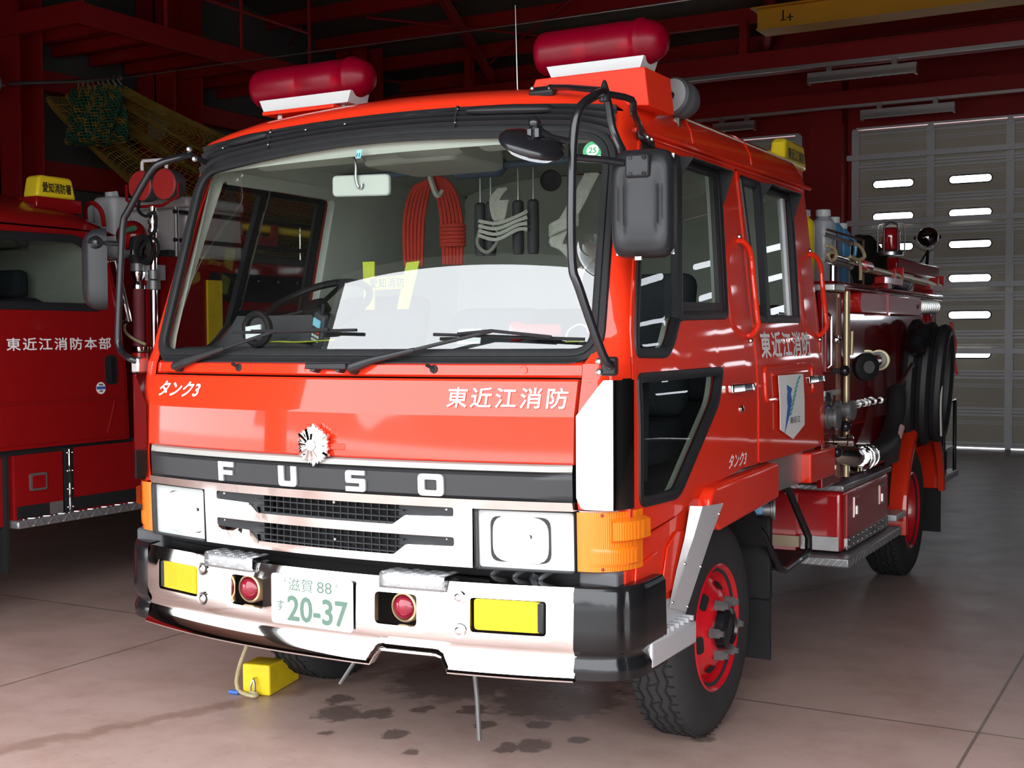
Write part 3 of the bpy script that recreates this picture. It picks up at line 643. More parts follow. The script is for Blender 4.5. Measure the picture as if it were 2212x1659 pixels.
# crest
cz, cx = 1.136, -.010
cy = FY(cx, cz)-.012
out = []
R = [1, .92, .80, .90, .80, .88, .78, .9, .80, .92]
for k in range(60):
    a = math.pi/2+k*math.pi/30; out.append((R[k % 10]*.070*math.cos(a), R[k % 10]*.070*math.sin(a)))
b = B()
vs = [(cx+p[0], cy-.024, cz+p[1]) for p in out]+[(cx+p[0], cy-.012, cz+p[1]) for p in out]; fs = [(i, (i+1) % 60, 60+(i+1) % 60, 60+i) for i in range(60)]
inn = [(cx+.018*math.cos(math.pi/2+k*math.pi/30), cy-.030-(.010 if k % 5 == 0 else 0), cz+.018*math.sin(math.pi/2+k*math.pi/30)) for k in range(60)]
mid = [(cx+p[0]*.72, cy-.028-(.006 if k % 5 == 0 else -.003), cz+p[1]*.72) for k, p in enumerate(out)]
vs += mid+inn
for i in range(60): j = (i+1) % 60; fs += [(i, j, 120+j, 120+i), (120+i, 120+j, 180+j, 180+i)]
b.add(vs, fs); cr_ = b.build('crest', 'chrome', FE, smooth=12)
B().lathe([(.019, -.0), (.019, .012), (.012, .018), (.001, .019)], (cx, cy-.026, cz), (0, -1, 0), 20).build('crest_boss', 'silver', cr_)
B().obox((.06, FY(.06, 1.132)-.014, 1.132), (.04, .006, 0), (0, .003, 0), (0, 0, .010)).build('crest_bracket', 'red', cr_, bevel=.002)
# chrome grille surround
op = lambda z1, z0: [(-.485, z1), (-.485, z1-.028), (-.32, z1-.031), (-.275, z0), (.275, z0), (.32, z1-.031), (.485, z1-.028), (.485, z1)]
holes = [[tuple(p) for p in fillet(op(.955, .893), .008, 3)], [tuple(p) for p in fillet(op(.862, .797), .008, 3)]]
def gf(a, c, d):
    bul = .012*max(0, 1-abs(a)/.5)**.3 if abs(a) < .5 else 0
    lip = 0
    for z1 in (.955, .862):
        if z1-.07 < c < z1-.028 and abs(a) < .49: lip = .010*math.sin((c-z1+.07)/.042*math.pi)
    return (a, FY(a, c)-d-.012-lip, c)
b = B().plate([(-.545, .77), (.545, .77), (.548, .955), (.865, .957), (.865, .984), (-.865, .984), (-.865, .957), (-.548, .955)], holes, gf, 0, -.035, .035)
gs = b.build('grille_surround', 'chrome', FE, smooth=40)
b = B()
for z1 in (.955, .862):
    for k in range(19): x = -.27+k*.03; b.box(x-.0015, x+.0015, FY(x, .9)+.006, FY(x, .9)+.02, z1-.066, z1)
    for dz in (-.02, -.042, -.06):
        for k in range(20): x0 = -.30+k*.03; b.box(x0, x0+.03, FY(x0, .9)+.004, FY(x0, .9)+.018, z1+dz-.002, z1+dz+.002)
    for s in (-1, 1): b.box(s*.27, s*.5, FY(.4, .9)+.004, FY(.4, .9)+.02, z1-.07, z1)
b.build('grille_mesh', 'black', gs, smooth=0)
for x, z in ((.04, .948), (.04, .826), (-.455, .946), (.455, .946), (-.455, .853), (.455, .853)):
    B().ball((x, FY(x, z)+.001, z), .006, 8).build('rivet', 'steel', gs)
B().box(-.55, .55, .05, .06, .76, .96).build('radiator_core', 'under', FE, smooth=0)
# headlamps
for s in (-1, 1):
    def hl(a, c, d, s=s): return (s*a, FY(a, c)-d-.006, c)
    o = B().plate([tuple(p) for p in rrect(.552, .868, .768, .955, .012)], [[tuple(p) for p in rrect(.555, .865, .771, .952, .01)]], hl, .006, -.05, .05).build('headlamp', 'rubber', FE)
    B().plate([tuple(p) for p in rrect(.556, .864, .772, .951, .01)], [[tuple(p) for p in rrect(.592, .785, .79, .932, .03)]], hl, -.018, -.022, .04).build('reflector_plate', 'lampwhite', o)
    def bowl(u, v, s=s):
        a = u*2*math.pi; k = v; ca, sa = math.cos(a), math.sin(a); m = (abs(ca)**4+abs(sa)**4)**-.25
        r = 1-k*.92; return (s*(.688+.098*ca*m*r), FY(.688, .861)-.006+.02+.06*(1-r*r), .861+.072*sa*m*r)
    B().grid(bowl, 40, 10, True).build('reflector_bowl', 'reflector', o, smooth=60)
    B().lathe([(.010, 0), (.010, .012), (.002, .018)], (s*.688, FY(.688, .861)+.06, .861), (0, -1, 0), 14).build('bulb_shield', 'reflector', o)
    B().plate([tuple(p) for p in rrect(.556, .864, .772, .951, .01)], [], hl, .004, .004, .05).build('lens', 'headglass', o, recalc=False)
# amber corner lamps
for s in (-1, 1):
    def orl(u, v, s=s, z0=.775, z1=.955, bul=0):
        z = lerp(z0, z1, v)
        A = Vector((.872, FY(.872, z)-.006)); C = Vector((1.012+bul, .20)); Bp = Vector((1.006+bul, A.y+.015-bul*.8)); t = u
        p = (1-t)**2*A+2*t*(1-t)*Bp+t*t*C; return (s*p.x, p.y, z)
    b = B().grid(lambda u, v: orl(u, v), 16, 10)
    lo = b.build('turn_signal', 'amber', FE, recalc=False)
    b = B().grid(lambda u, v: orl(.42+.58*u, v, z0=.862, z1=.935, bul=.026 if 0 < v < 1 else .004), 12, 8); b.build('raised_lens', 'amber', lo, recalc=False)
    b = B().grid(lambda u, v: orl(.15+.8*u, v, z0=.79, z1=.845, bul=.007 if 0 < v < 1 and 0 < u < 1 else .002), 12, 8); b.build('lower_lens', 'amber', lo, recalc=False)
    B().grid(lambda u, v: tuple(Vector(orl(u, v))+Vector((-s*.03, .03, 0))), 10, 2).build('lamp_housing', 'platewhite', lo, recalc=False)
    for z in (.783, .946): B().ball(orl(.32, (z-.775)/.18), .005, 8).build('screw', 'darkredlens', lo)
    # bracket block below
    B().box(s*.86, s*.99, .06, .2, .70, .775).build('lamp_bracket', 'darkgrey', FE, bevel=.01)
    # polished corner cover
    def ccov(u, v, s=s):
        zt = interp(u, [0, .42, 1], [1.245, 1.352, 1.352]); zb = interp(u, [0, .08, 1], [1.0, .965, .962]); z = lerp(zb, zt, v)
        A = Vector((.878, FY(.875, 1.1)-.012)); C = Vector((1.010, .14)); P1 = Vector((.970, A.y+.030)); Bp = Vector((1.004, A.y+.042))
        if u < .5: p = A.lerp(P1, u*2)
        else: t = (u-.5)*2; p = (1-t)**2*P1+2*t*(1-t)*Bp+t*t*C
        return (s*p.x, p.y, z)
    cc = B().grid(ccov, 14, 16).build('corner_cover', 'chrome', FE, smooth=50, recalc=False)
    B().grid(lambda u, v: (lambda p: (p[0]+s*.003, p[1]+.0, p[2]))(corner(s, lerp(.965, 1.355, v), lerp(.72, 1, u))), 4, 8).build('cover_edge', 'chrome', cc, recalc=False)
    B().grid(lambda u, v: corner(s, lerp(.962, 1.40, v), u), 8, 10).build('corner_post', 'red', FE, recalc=False)
# --- bumper
def YB(x): return -.125+.125*(abs(x)/.88)**2.2
def bf(a, c, d): return (a, YB(a)-d+interp(c, [.535, .545, .72, .73], [.012, 0, .004, .014]), c)
fog = [[(s*p[0], p[1]) for p in rrect(.557, .792, .580, .686, .012)] for s in (-1, 1)]; redh = [[(s*p[0], p[1]) for p in rrect(.228, .378, .580, .682, .018)] for s in (-1, 1)]
b = B().plate([(-.878, .535), (.878, .535), (.878, .73), (-.878, .73)], fog+redh, bf, 0, -.02, .045)
def bl(u, v):   # top flange and rolled lower lip
    x = lerp(-.878, .878, u); return (x, YB(x)+.012+.09*v, .73+.006*v)
b.grid(bl, 40, 2)
def lip(u, v):
    x = lerp(-.876, .876, u); nt = interp(x, [.215, .245, .465, .485], [0, 1, 1, 0])
    z1 = .537; z0 = lerp(.447, .497, nt); t = v
    zz = [.537, .525, .505, .48, .46, .452, .447, .450]; yo = [.012, .016, .014, .006, -.004, -.012, -.010, .02]
    i = t*7; k = min(6, int(i)); z = lerp(zz[k], zz[k+1], i-k); z = z1-(z1-z)*(z1-z0)/.09
    return (x, YB(x)+lerp(yo[k], yo[k+1], i-k), z)
b.grid(lip, 90, 14)
bp_ = b.build('bumper', 'chrome', FE, smooth=40)
for s in (-1, 1):
    def cap(u, v, s=s):
        zz = [.447, .452, .485, .52, .545, .715, .733, .735]; off = [.022, .004, .002, .016, .0, .004, .014, .03]
        i = v*7; k = min(6, int(i)); z = lerp(zz[k], zz[k+1], i-k); of = lerp(off[k], off[k+1], i-k)
        A = Vector((.872, YB(.872))); C = Vector((1.042, .32)); Bp = Vector((1.035, YB(.872)+.03))
        if u < .7: t = u/.7; p = (1-t)**2*A+2*t*(1-t)*Bp+t*t*Vector((1.046, .15))
        else: p = Vector((1.046, .15)).lerp(C, (u-.7)/.3)
        c0 = Vector((.85, .2)); p = p+(c0-p).normalized()*of
        dent = .012*math.exp(-((u-.42)/.03)**2)*(1 if .58 < z < .70 else .3) if s > 0 else 0
        p = p+(c0-p).normalized()*dent
        return (s*p.x, p.y, z)
    b = B().grid(cap, 40, 21)
    b.add([cap(u/10, 1) for u in range(11)]+[(s*.86, .2, .735)], [(i, i+1, 11) for i in range(10)])
    b.build('bumper_end', 'capblack', bp_, recalc=False, smooth=60)
    # fog lamps
    o = B().box(min(s*.566, s*.785), max(s*.566, s*.785), YB(.67)+.03, YB(.67)+.09, .585, .682).build('fog_lamp', 'black', bp_, bevel=.006)
    def fl(a, c, d, s=s): return (s*a, lerp(YB(.566), YB(.785), (a-.566)/.219)+.02-d, c)
    B().plate([tuple(p) for p in rrect(.568, .783, .588, .680, .012)], [], fl, 0, .014, .03).build('fog_lens', 'yellens', o)
    B().plate([tuple(p) for p in rrect(.566, .785, .586, .682, .012)], [[tuple(p) for p in rrect(.574, .777, .593, .675, .01)]], fl, -.004, .010, .03).build('fog_rim', 'yellow', o)
    B().grid(lambda u, v, s=s: (s*(.675+.085*math.cos(u*6.2832)*(1-v*.9)), YB(.675)+.040+.03*v, .634+.035*math.sin(u*6.2832)*(1-v*.9)), 24, 5, True).build('fog_reflector', 'reflector', o)
    # round warning lamps
    c = Vector((s*.31 if s > 0 else -.325, YB(.31)+.045, .630)); ax = (0, -1, 0)
    o = B().lathe([(.050, -.05), (.050, .0), (.047, .006), (.041, .008), (.041, .0)], c, ax, 28).build('warning_lamp', 'brass', bp_)
    B().lathe([(.041, .0), (.036, .012), (.022, .021), (.001, .024)], c, ax, 28).build('warning_lens', 'darkredlens', o)
    B().lathe([(.038, -.045), (.036, -.008), (.0, -.03)], c, ax, 20).build('reflector_bowl', 'chrome', o)
    B().box(min(s*.22, s*.385), max(s*.22, s*.385), .02, .03, .575, .69).build('lamp_recess', 'under', bp_, smooth=0)
    for z in (.580, .684):
        o = B().lathe([(.023, .004), (.021, .0), (.013, -.003), (.013, .006), (.009, .010), (.001, .012)], (s*.522, YB(.522)-.001, z), ax, 20).build('bumper_bolt', 'chrome', bp_)
    # tread plates on the bumper top
    x0, x1 = ((.252, .478) if s > 0 else (-.505, -.268))
    def tp(u, v):
        x = lerp(x0, x1, u); yy = [.085, .0, -.004, -.006, -.005]; zz = [.744, .744, .738, .715, .698]; i = v*4; k = min(3, int(i)); return (x, YB(x)+lerp(yy[k], yy[k+1], i-k), lerp(zz[k], zz[k+1], i-k))
    o = B().grid(tp, 8, 8).build('bumper_tread', 'tread', bp_, recalc=False)
    md = o.modifiers.new('s', 'SOLIDIFY'); md.thickness = .003
    b = B()
    for i in range(7):
        for j in range(4):
            for q in range(3):
                x = lerp(x0+.015, x1-.02, i/6); y = YB(x)+.012+j*.022; a = .8 if (i+j) % 2 else -.8
                b.obox((x+q*.007*math.sin(a), y-q*.006*math.cos(a), .7455), (.010*math.cos(a), .010*math.sin(a), 0), (-.0015*math.sin(a), .0015*math.cos(a), 0), (0, 0, .0016))
        for q in range(3):
            x = lerp(x0+.015, x1-.02, i/6)+q*.008; a = .8 if i % 2 else -.8
            b.obox((x, YB(x)-.007, .713), (.010*math.cos(a), 0, .010*math.sin(a)), (0, .0015, 0), (-.0015*math.sin(a), 0, .0015*math.cos(a)))
    b.build('tread_ribs', 'alu', o, smooth=0)
# plate
px = -.012
pb = B().prism(rrect(px-.165, px+.165, .543, .708, .012), lambda a, c, d: (a, -.127-d, c), 0, .006).build('number_plate', 'platewhite', FE)
pf = lambda a, c, d: (a, -.1335-d, c)
text('plate_text', '滋賀', 'green', pb, pf, px-.092, px+.008, .655, .699, .004, .001)
text('plate_text', '88', 'green', pb, pf, px+.025, px+.085, .658, .696, .004, .001)
text('plate_text', '20-37', 'green', pb, pf, px-.098, px+.148, .556, .641, .022, .001)
text('plate_text', 'す', 'green', pb, pf, px-.142, px-.112, .586, .622, .006, .001)
for x in (-.105, .105): B().ball((px+x, -.134, .690), .0065, 10).build('plate_bolt', 'steel', pb)
# ================================================================ FIRE ENGINE : doors, mirrors, roof gear
D1 = [(YC(z)+.004, z) for z in (.86, 1.0, 1.2, 1.42, 1.5, 1.7, 1.9, 2.124)]+[(1.215, 2.124), (1.215, 1.0), (1.15, .985), (.75, .95), (.5, .895)]
W1 = subdiv([(p.x, p.y) for p in fillet([(.425, 2.098), (1.143, 2.091), (1.065, 1.552), (.585, 1.543), (.50, 1.455), (.44, 1.42), (.21, 1.425), (.20, 1.455)], [.01, .03, .03, .03, .04, .03, .02, .03], 4)], .06)
WL = subdiv([(p.x, p.y) for p in fillet([(.200, 1.360), (.952, 1.362), (.898, 1.255), (.51, .955), (.197, .963)], [.03, .02, .05, .05, .04], 5)], .06)
D2 = [(1.353, .985), (1.353, 2.124), (2.172, 2.124), (2.172, .985)]
W2 = subdiv([(p.x, p.y) for p in fillet([(1.385, 2.100), (2.052, 2.087), (1.973, 1.543), (1.42, 1.541)], .012, 3)], .06)
for s in (1, -1):
    S = sf(s)
    d1 = B().plate([tuple(p) for p in fillet(D1, [.02]+[0]*6+[.02, .03, .03, 0, 0, 0], 3)], [W1, WL], S, .004, -.03 if s > 0 else -.01, .07).build('door', 'red', FE, smooth=30)
    d2 = B().plate([tuple(p) for p in fillet(D2, .02, 3)], [W2], S, .004, -.03 if s > 0 else -.01, .07).build('door', 'red', FE, smooth=30)
    for d, Wd in ((d1, W1), (d1, WL), (d2, W2)):
        b = B(); ring(Wd, [(.010, .004), (.008, .010), (-.004, .012), (-.022, .008), (-.024, -.014)], S, b); b.build('window_seal', 'black', d, recalc=False)
        B().plate(Wd, [], S, -.010, -.010, .08).build('window_pane', 'sideglass' if s > 0 else 'farglass', d, recalc=False)
    def bar(p, q, w, d, m, name, par):
        p, q = Vector(p), Vector(q); t = (q-p).normalized(); n = Vector((t.y, -t.x))*w/2
        b = B()
        for k in range(6):
            a, c = p.lerp(q, k/6), p.lerp(q, (k+1)/6); b.prism([a-n, a+n, c+n, c-n], S, -.012, d)
        b.build(name, m, par, smooth=0)
    bar((.725, 2.098), (.575, 1.537), .04, .014, 'black', 'window_divider', d1)
    bar((.745, 2.095), (.600, 1.55), .012, .012, 'steel', 'channel_strip', d1)
    bar((1.60, 2.093), (1.535, 1.543), .045, .014, 'black', 'window_divider', d2)
    bar((1.95, 2.085), (1.875, 1.545), .03, .002, 'silver', 'channel_strip', d2)
    bar((.60, 1.572), (1.07, 1.577), .05, .004, 'black', 'sash_rail', d1); bar((1.10, 2.09), (1.02, 1.56), .05, .004, 'black', 'sash_rail', d1)
    if s < 0: continue
    # handles, locks
    for d, y0, y1 in ((d1, .995, 1.265), (d2, 1.985, 2.25)):
        ym = y0+.13
        h = B().prism([(p.x, p.y) for p in rrect(y0, ym, 1.272, 1.306, .008)], S, .004, .03).build('door_handle', 'chrome', d, bevel=.006)
        B().prism([(p.x, p.y) for p in rrect(ym, y1, 1.274, 1.302, .008)], S, .004, .022).build('handle_grip', 'gloss', h, bevel=.004)
        B().prism([(p.x, p.y) for p in rrect(y1-.03, y1-.02, 1.276, 1.300, .003)], S, .004, .024).build('handle_tip', 'chrome', h)
    B().lathe([(.017, 0), (.016, .006), (.009, .009), (.001, .009)], (1.003, 1.147, 1.208), (1, 0, 0), 16).build('door_lock', 'chrome', d1)
    # pressed panel on the rear door
    b = B()
    b.tube([S(p.x, p.y, .005) for p in fillet([(1.43, 1.355), (2.09, 1.355), (2.09, 1.225), (1.43, 1.225)], .03, 4)], .009, 8, True)
    b.tube([S(p.x, p.y, .005) for p in fillet([(1.52, 1.325), (2.02, 1.325)], 0)], .007, 8)
    b.build('pressed_panel', 'red', d2)
    sh = B().plate([(1.568, 1.321), (1.915, 1.318), (1.922, 1.101), (1.755, 1.052), (1.578, 1.102)], [], S, .017, .019, .08).build('city_emblem', 'white', d2, smooth=0)
    E = lambda a, c, d: S(a, c, .0205+d)
    B().prism([(1.668, 1.280), (1.738, 1.262), (1.715, 1.240), (1.728, 1.215), (1.690, 1.150), (1.632, 1.085), (1.672, 1.190), (1.662, 1.225), (1.672, 1.250)], E, 0, .001).build('blue_swoosh', 'bluepaint', sh)
    for k in range(9):
        a, c = lerp(1.835, 1.70, (k/8)**.8)-.0, lerp(1.30, 1.155, k/8)
        t = Vector((.040, .012)); n = Vector((-.25, .6)).normalized()*.006; p = Vector((a, c))
        B().prism([p-t*.5, p+n*.6, p+t*.6+n, p+t*.8, p+t*.4-n], E, 0, .001).build('leaf', 'teal', sh)
    text('emblem_text', '東近江', 'ink', sh, E, 1.70, 1.845, 1.118, 1.145, .004)
    text('lettering', '東近江消防', 'white', d2, lambda a, c, d: S(a, c, d+.006), 1.402, 2.09, 1.392, 1.498, .026, spacing=1.12)
    text('lettering', 'タンク3', 'white', d1, lambda a, c, d: S(a, c, d+.006), .998, 1.19, .998, 1.050, .022, shear=.02)
    # rain visors
    for d, y0, y1 in ((d1, .735, 1.30), (d2, 1.615, 2.25)):
        b = B()
        y1 = y0+.40
        b.add([S(y0, 2.10, .010), S(y0, 2.094, .062), S(y1, 2.09, .066), S(y1, 2.098, .010)], [(0, 1, 2, 3)])
        b.add([S(y0, 2.10, .010), S(y0, 2.094, .062), S(y0-.0, 2.035, .012)], [(0, 1, 2)]); b.add([S(y1, 2.098, .010), S(y1, 2.09, .066), S(y1, 1.968, .012)], [(0, 1, 2)])
        o = b.build('rain_visor', 'black', d, recalc=False, smooth=0); md = o.modifiers.new('s', 'SOLIDIFY'); md.thickness = .004
for y in (1.27, 2.235):
    S = sf(1)
    r = B().tube([S(y+.01, 1.845, .0), S(y+.01, 1.835, .03), S(y, 1.79, .052), S(y-.01, 1.70, .055), S(y-.01, 1.56, .055), S(y, 1.52, .05), S(y+.01, 1.487, .02), S(y+.01, 1.48, .0)], .011, 10, False, 5).build('grab_rail', 'red', FE)
    B().ball(S(y+.02, 1.86, .006), .010, 8).ball(S(y+.02, 1.462, .006), .010, 8).build('rail_bolt', 'steel', r)
# mirrors
def bolts(par, pts, r=.008):
    for p in pts: B().ball(p, r, 8).build('bolt', 'steel', par)
mf = B().tube([(.985, .0, 1.405), (1.012, -.03, 1.40), (1.0, -.06, 1.43), (.955, -.12, 1.62), (.935, -.125, 1.70), (.936, -.125, 1.95), (.943, -.12, 2.08), (.955, -.10, 2.14), (.968, -.03, 2.18), (.957, .05, 2.205)], .0135, 12, False, 4).build('mirror_bracket', 'gloss', FE)
B().tube([(.957, .05, 2.205), (.960, .07, 2.17), (.965, .09, 2.10), (1.0, .085, 2.03), (1.03, .06, 1.99)], .012, 10, False, 4).build('brace_tube', 'gloss', mf)
B().tube([(.957, .05, 2.208), (.87, .14, 2.235), (.74, .25, 2.272), (.64, .31, 2.293)], .010, 8).build('brace_tube', 'gloss', mf)
B().tube([(.957, .06, 2.20), (.995, .16, 2.195), (.985, .20, 2.16), (.93, .40, 2.13)], .011, 8, False, 3).build('brace_tube', 'gloss', mf)
B().lathe([(.016, -.03), (.016, .0), (.012, .012), (.006, .03), (.001, .034)], (.957, .05, 2.205), (0, 0, 1), 12).build('pivot_knob', 'black', mf)
o = B().obox((.612, .320, 2.284), (.045, 0, 0), (0, .020, .012), (0, -.006, .010)).build('foot_plate', 'black', mf, bevel=.006); bolts(o, [(.580, .302, 2.294), (.644, .304, 2.290)])
o = B().obox((.922, .44, 2.120), (.012, 0, .0), (0, .05, -.01), (-.004, 0, .016)).build('foot_plate', 'black', mf, bevel=.006); bolts(o, [(.936, .42, 2.123), (.936, .455, 2.12)])
o = B().obox((.985, .02, 1.395), (.022, .008, 0), (-.01, .03, 0), (0, 0, .028)).build('clamp', 'black', mf, bevel=.008); bolts(o, [(.968, -.018, 1.41), (.968, -.016, 1.378)], .011)
B().tube([(.936, -.122, 1.992), (1.0, -.06, 1.988), (1.065, .0, 1.978)], .011, 10).build('mirror_arm', 'gloss', mf)
def rshell(c, w, h, dep, yaw, name, par, m='black', front=True):
    """rounded mirror housing whose back faces forward (-y)"""
    R3 = Matrix.Rotation(yaw, 3, 'Z'); c = Vector(c)
    def f(u, v):
        a = u*2*math.pi; ca, sa = math.cos(a), math.sin(a); m_ = (abs(ca)**6+abs(sa)**6)**(-1/6)
        prof = [(1.0, 1), (1.0, .75), (.97, .45), (.88, .2), (.72, .05), (.5, .0), (.0, .0)]; i = v*6; k = min(5, int(i)); r = lerp(prof[k][0], prof[k+1][0], i-k); d = lerp(prof[k][1], prof[k+1][1], i-k)
        X = ca*m_*r*w; Z = sa*m_*r*h; Z += .0
        gro = .012*math.exp(-((abs(X)-w*.58)/.010)**2)*max(0, min(1, (h*.75-Z)/h*2))*max(0, min(1, (Z+h*.8)/h*3))*(1 if v > .45 else 0)
        return c+R3 @ Vector((X, -dep*(1-d)+gro, Z))
    o = B().grid(f, 64, 18, True).build(name, m, par, smooth=50)
    return o, R3
o, R3 = rshell((1.085, .05, 1.866), .093, .157, .065, math.radians(10), 'side_mirror', 'black', mf) if False else rshell((1.085, .05, 1.866), .093, .157, .065, math.radians(10), 'side_mirror', mf)
q = B().obox((1.092, -.014, 1.97), (.036, .006, 0), (0, .012, 0), (0, 0, .034)).build('mirror_clamp', 'black', o, bevel=.008)
for dx, dz in ((-.02, .022), (.02, .022), (-.02, -.024), (.02, -.024)): B().lathe([(.006, 0), (.006, .004), (.003, .004), (.003, .001)], (1.094+dx, -.026, 1.97+dz), (0, -1, 0), 10).build('mirror_screw', 'rubber', q)
B().prism([(-.085+1.085, 1.72), (.085+1.085, 1.72), (.085+1.085, 2.01), (-.085+1.085, 2.01)], lambda a, c, d: (a, .052+(a-1.085)*.17+d, c), 0, .004).build('mirror_glass', 'mirrorg', o)
B().box(1.075, 1.095, .0, .012, 1.702, 1.712).build('drain_tab', 'steel', o)
# round down-view mirror
c = Vector((.849, -.2, 2.026)); ax = Vector((.42, -.26, .90)).normalized()
o = B().lathe([(.094, -.012), (.098, -.006), (.097, .004), (.085, .016), (.05, .026), (.001, .030)], c, ax, 40).build('round_mirror', 'gloss', mf, smooth=50)
B().lathe([(.092, -.010), (.07, -.028), (.04, -.037), (.001, -.04)], c, ax, 40).build('mirror_glass', 'mirrorg', o, smooth=60)
B().tube([c+ax*.028, c+ax*.05+Vector((0, .0, 0)), (.862, -.21, 2.085), (.874, -.20, 2.06), (.895, -.17, 2.044), (.934, -.125, 2.036)], [.014, .014, .016, .012, .011, .010], 10).build('mirror_arm', 'gloss', o)
B().ball((.862, -.21, 2.083), .019, 12).build('arm_joint', 'gloss', o)
b = B()
for q in (-.012, .012): b.obox(c+ax*.03+Vector((q+.005, -.012, .0)), (.006, 0, 0), (0, .009, 0), (0, 0, .012))
b.build('arm_clip', 'gloss', o)
# left-hand mirror frame
ml = B().tube([(-.98, .07, 1.40), (-1.005, .06, 1.41), (-1.07, .09, 1.425), (-1.105, .10, 1.46), (-1.108, .1, 1.52), (-1.085, .1, 1.80), (-1.07, .1, 1.925), (-1.04, .1, 1.97), (-.93, .1, 2.10), (-.88, .11, 2.135), (-.84, .15, 2.155), (-.815, .19, 2.17)], .0135, 12, False, 4).build('mirror_bracket', 'gloss', FE)
o = B().tube([(-.815, .19, 2.172), (-.83, .29, 2.155), (-.845, .34, 2.15)], .011, 8).build('foot_plate', 'black', ml); bolts(o, [(-.812, .185, 2.190), (-.80, .20, 2.155)], .012)
o = B().obox((-.985, .09, 1.385), (.02, 0, 0), (0, .03, 0), (0, 0, .03)).build('clamp', 'steel', ml, bevel=.008)
B().tube([(-1.09, .1, 1.845), (-1.20, .12, 1.853)], .010, 10).build('mirror_arm', 'gloss', ml)
o, R3 = rshell((-1.245, .17, 1.755), .085, .157, .085, math.radians(-38), 'side_mirror', ml)
B().lathe([(.03, 0), (.028, .02), (.014, .04)], (-1.225, .10, 1.853), (.9, -.2, 0), 14).build('mirror_clamp', 'gloss', o)
# beacons
def beacon(x0, x1, y, z, plinth):
    Lr = x1-x0; r = .075
    t = B().lathe([(.001, 0), (.045, .001), (.062, .006), (.071, .018), (r, .035), (r, .07), (r+.001, Lr*.42), (r-.001, Lr*.43), (r, Lr*.44), (r+.001, Lr*.70), (r-.001, Lr*.71), (r, Lr-.10), (r+.005, Lr-.095), (r+.005, Lr-.08), (r, Lr-.075), (.066, Lr-.045), (.05, Lr-.018), (.03, Lr-.005), (.001, Lr)], (x0, y, z), (1, 0, 0), 32, False).build('beacon', 'redlens', FE, smooth=50)
    def base(a, c, d): return (a, y+d, c)
    B().prism([(x0+.055, z-.055), (x1-.06, z-.055), (x1-.075, z-.098), (x0+.075, z-.098)], base, -.058, .058).build('beacon_base', 'lampwhite', t, smooth=0)
    for k in (.32, .68):
        B().lathe([(.045, 0), (.038, .02), (.03, .03), (.0, .045)], (lerp(x0, x1, k), y+.01, z), (-.2, -1, 0), 16).build('rotating_reflector', 'reflector', t)
        B().cyl((lerp(x0, x1, k), y, z-.055), (lerp(x0, x1, k), y, z+.02), .018, 10).build('lamp_motor', 'redglow', t)
    for k in (.2, .75): B().cyl((lerp(x0, x1, k), y, z-.125), (lerp(x0, x1, k), y, z-.098), .014, 10).build('mount_foot', 'steel', t)
beacon(.505, .975, .50, 2.446, True); beacon(-.745, -.195, .50, 2.452, False)
B().prism([(.50, 2.26), (.95, 2.22), (.935, 2.345), (.54, 2.345)], lambda a, c, d: (a, .50+d, c), -.10, .12).build('beacon_plinth', 'redmatte', FE, smooth=0, bevel=.004)
B().box(-.66, -.32, .42, .58, 2.335, 2.35).build('beacon_plinth', 'red', FE, bevel=.004)
B().tube([(.195, .9, 2.345), (.195, .9, 2.40), (.187, .9, 2.75)], [.004, .003, .0018], 6).build('antenna', 'steel', FE)
# roof spotlight
ax = Vector((-.22, -1, .12)).normalized(); c = Vector((.882, .76, 2.315))
o = B().lathe([(.060, 0), (.068, -.006), (.069, -.026), (.065, -.028), (.069, -.038), (.069, -.055), (.060, -.09), (.04, -.12), (.001, -.13)], c, ax, 30).build('spotlight', 'darkgrey', FE)
B().lathe([(.060, .002), (.047, -.018), (.02, -.036), (.001, -.038)], c, ax, 28).build('spot_reflector', 'reflector', o)
B().lathe([(.061, .003), (.001, .010)], c, ax, 28, False).build('spot_lens', 'clear', o)
B().lathe([(.018, .004), (.014, .012), (.001, .013)], c-ax*.01, ax, 16).build('bulb_shield', 'steel', o)
B().cyl((.885, .80, 2.21), (.885, .80, 2.26), .014, 10).build('spot_foot', 'steel', o)
# yellow station lamp on the roof's rear corner
def ylamp(par, name, P, sx, sy, sz, txt, side, m='yellow'):
    """tapered lamp box; P = base centre"""
    P = Vector(P); v = []
    for z, k in ((0, 1), (sz*.85, .86), (sz, .74)):
        for i, j in ((-1, -1), (1, -1), (1, 1), (-1, 1)): v.append(P+Vector((i*sx*(k if side != 'x' else lerp(1, k, .6)), j*sy*k, z)))
    o = B().add(v, [(3, 2, 1, 0), (8, 9, 10, 11)]+[(a+i, a+(i+1) % 4, a+4+(i+1) % 4, a+4+i) for a in (0, 4) for i in range(4)]).build(name, m, par, bevel=.014, seg=3)
    def fx(a, c, d): t = (c-P.z)/sz; k = lerp(1, .86, t/.85); return (P.x+sx*lerp(1, k, .6)+.002+d, a, c)
    text('lamp_text', txt, 'ink', o, fx, P.y-sy*.72, P.y+sy*.72, P.z+sz*.22, P.z+sz*.68, .02)
    return o
o = ylamp(FE, 'roof_sign', (.790, 2.43, 2.262), .038, .18, .118, '東近江消防', 'x')
B().box(.70, .81, 2.25, 2.60, 2.225, 2.262).build('sign_bracket', 'red', o)
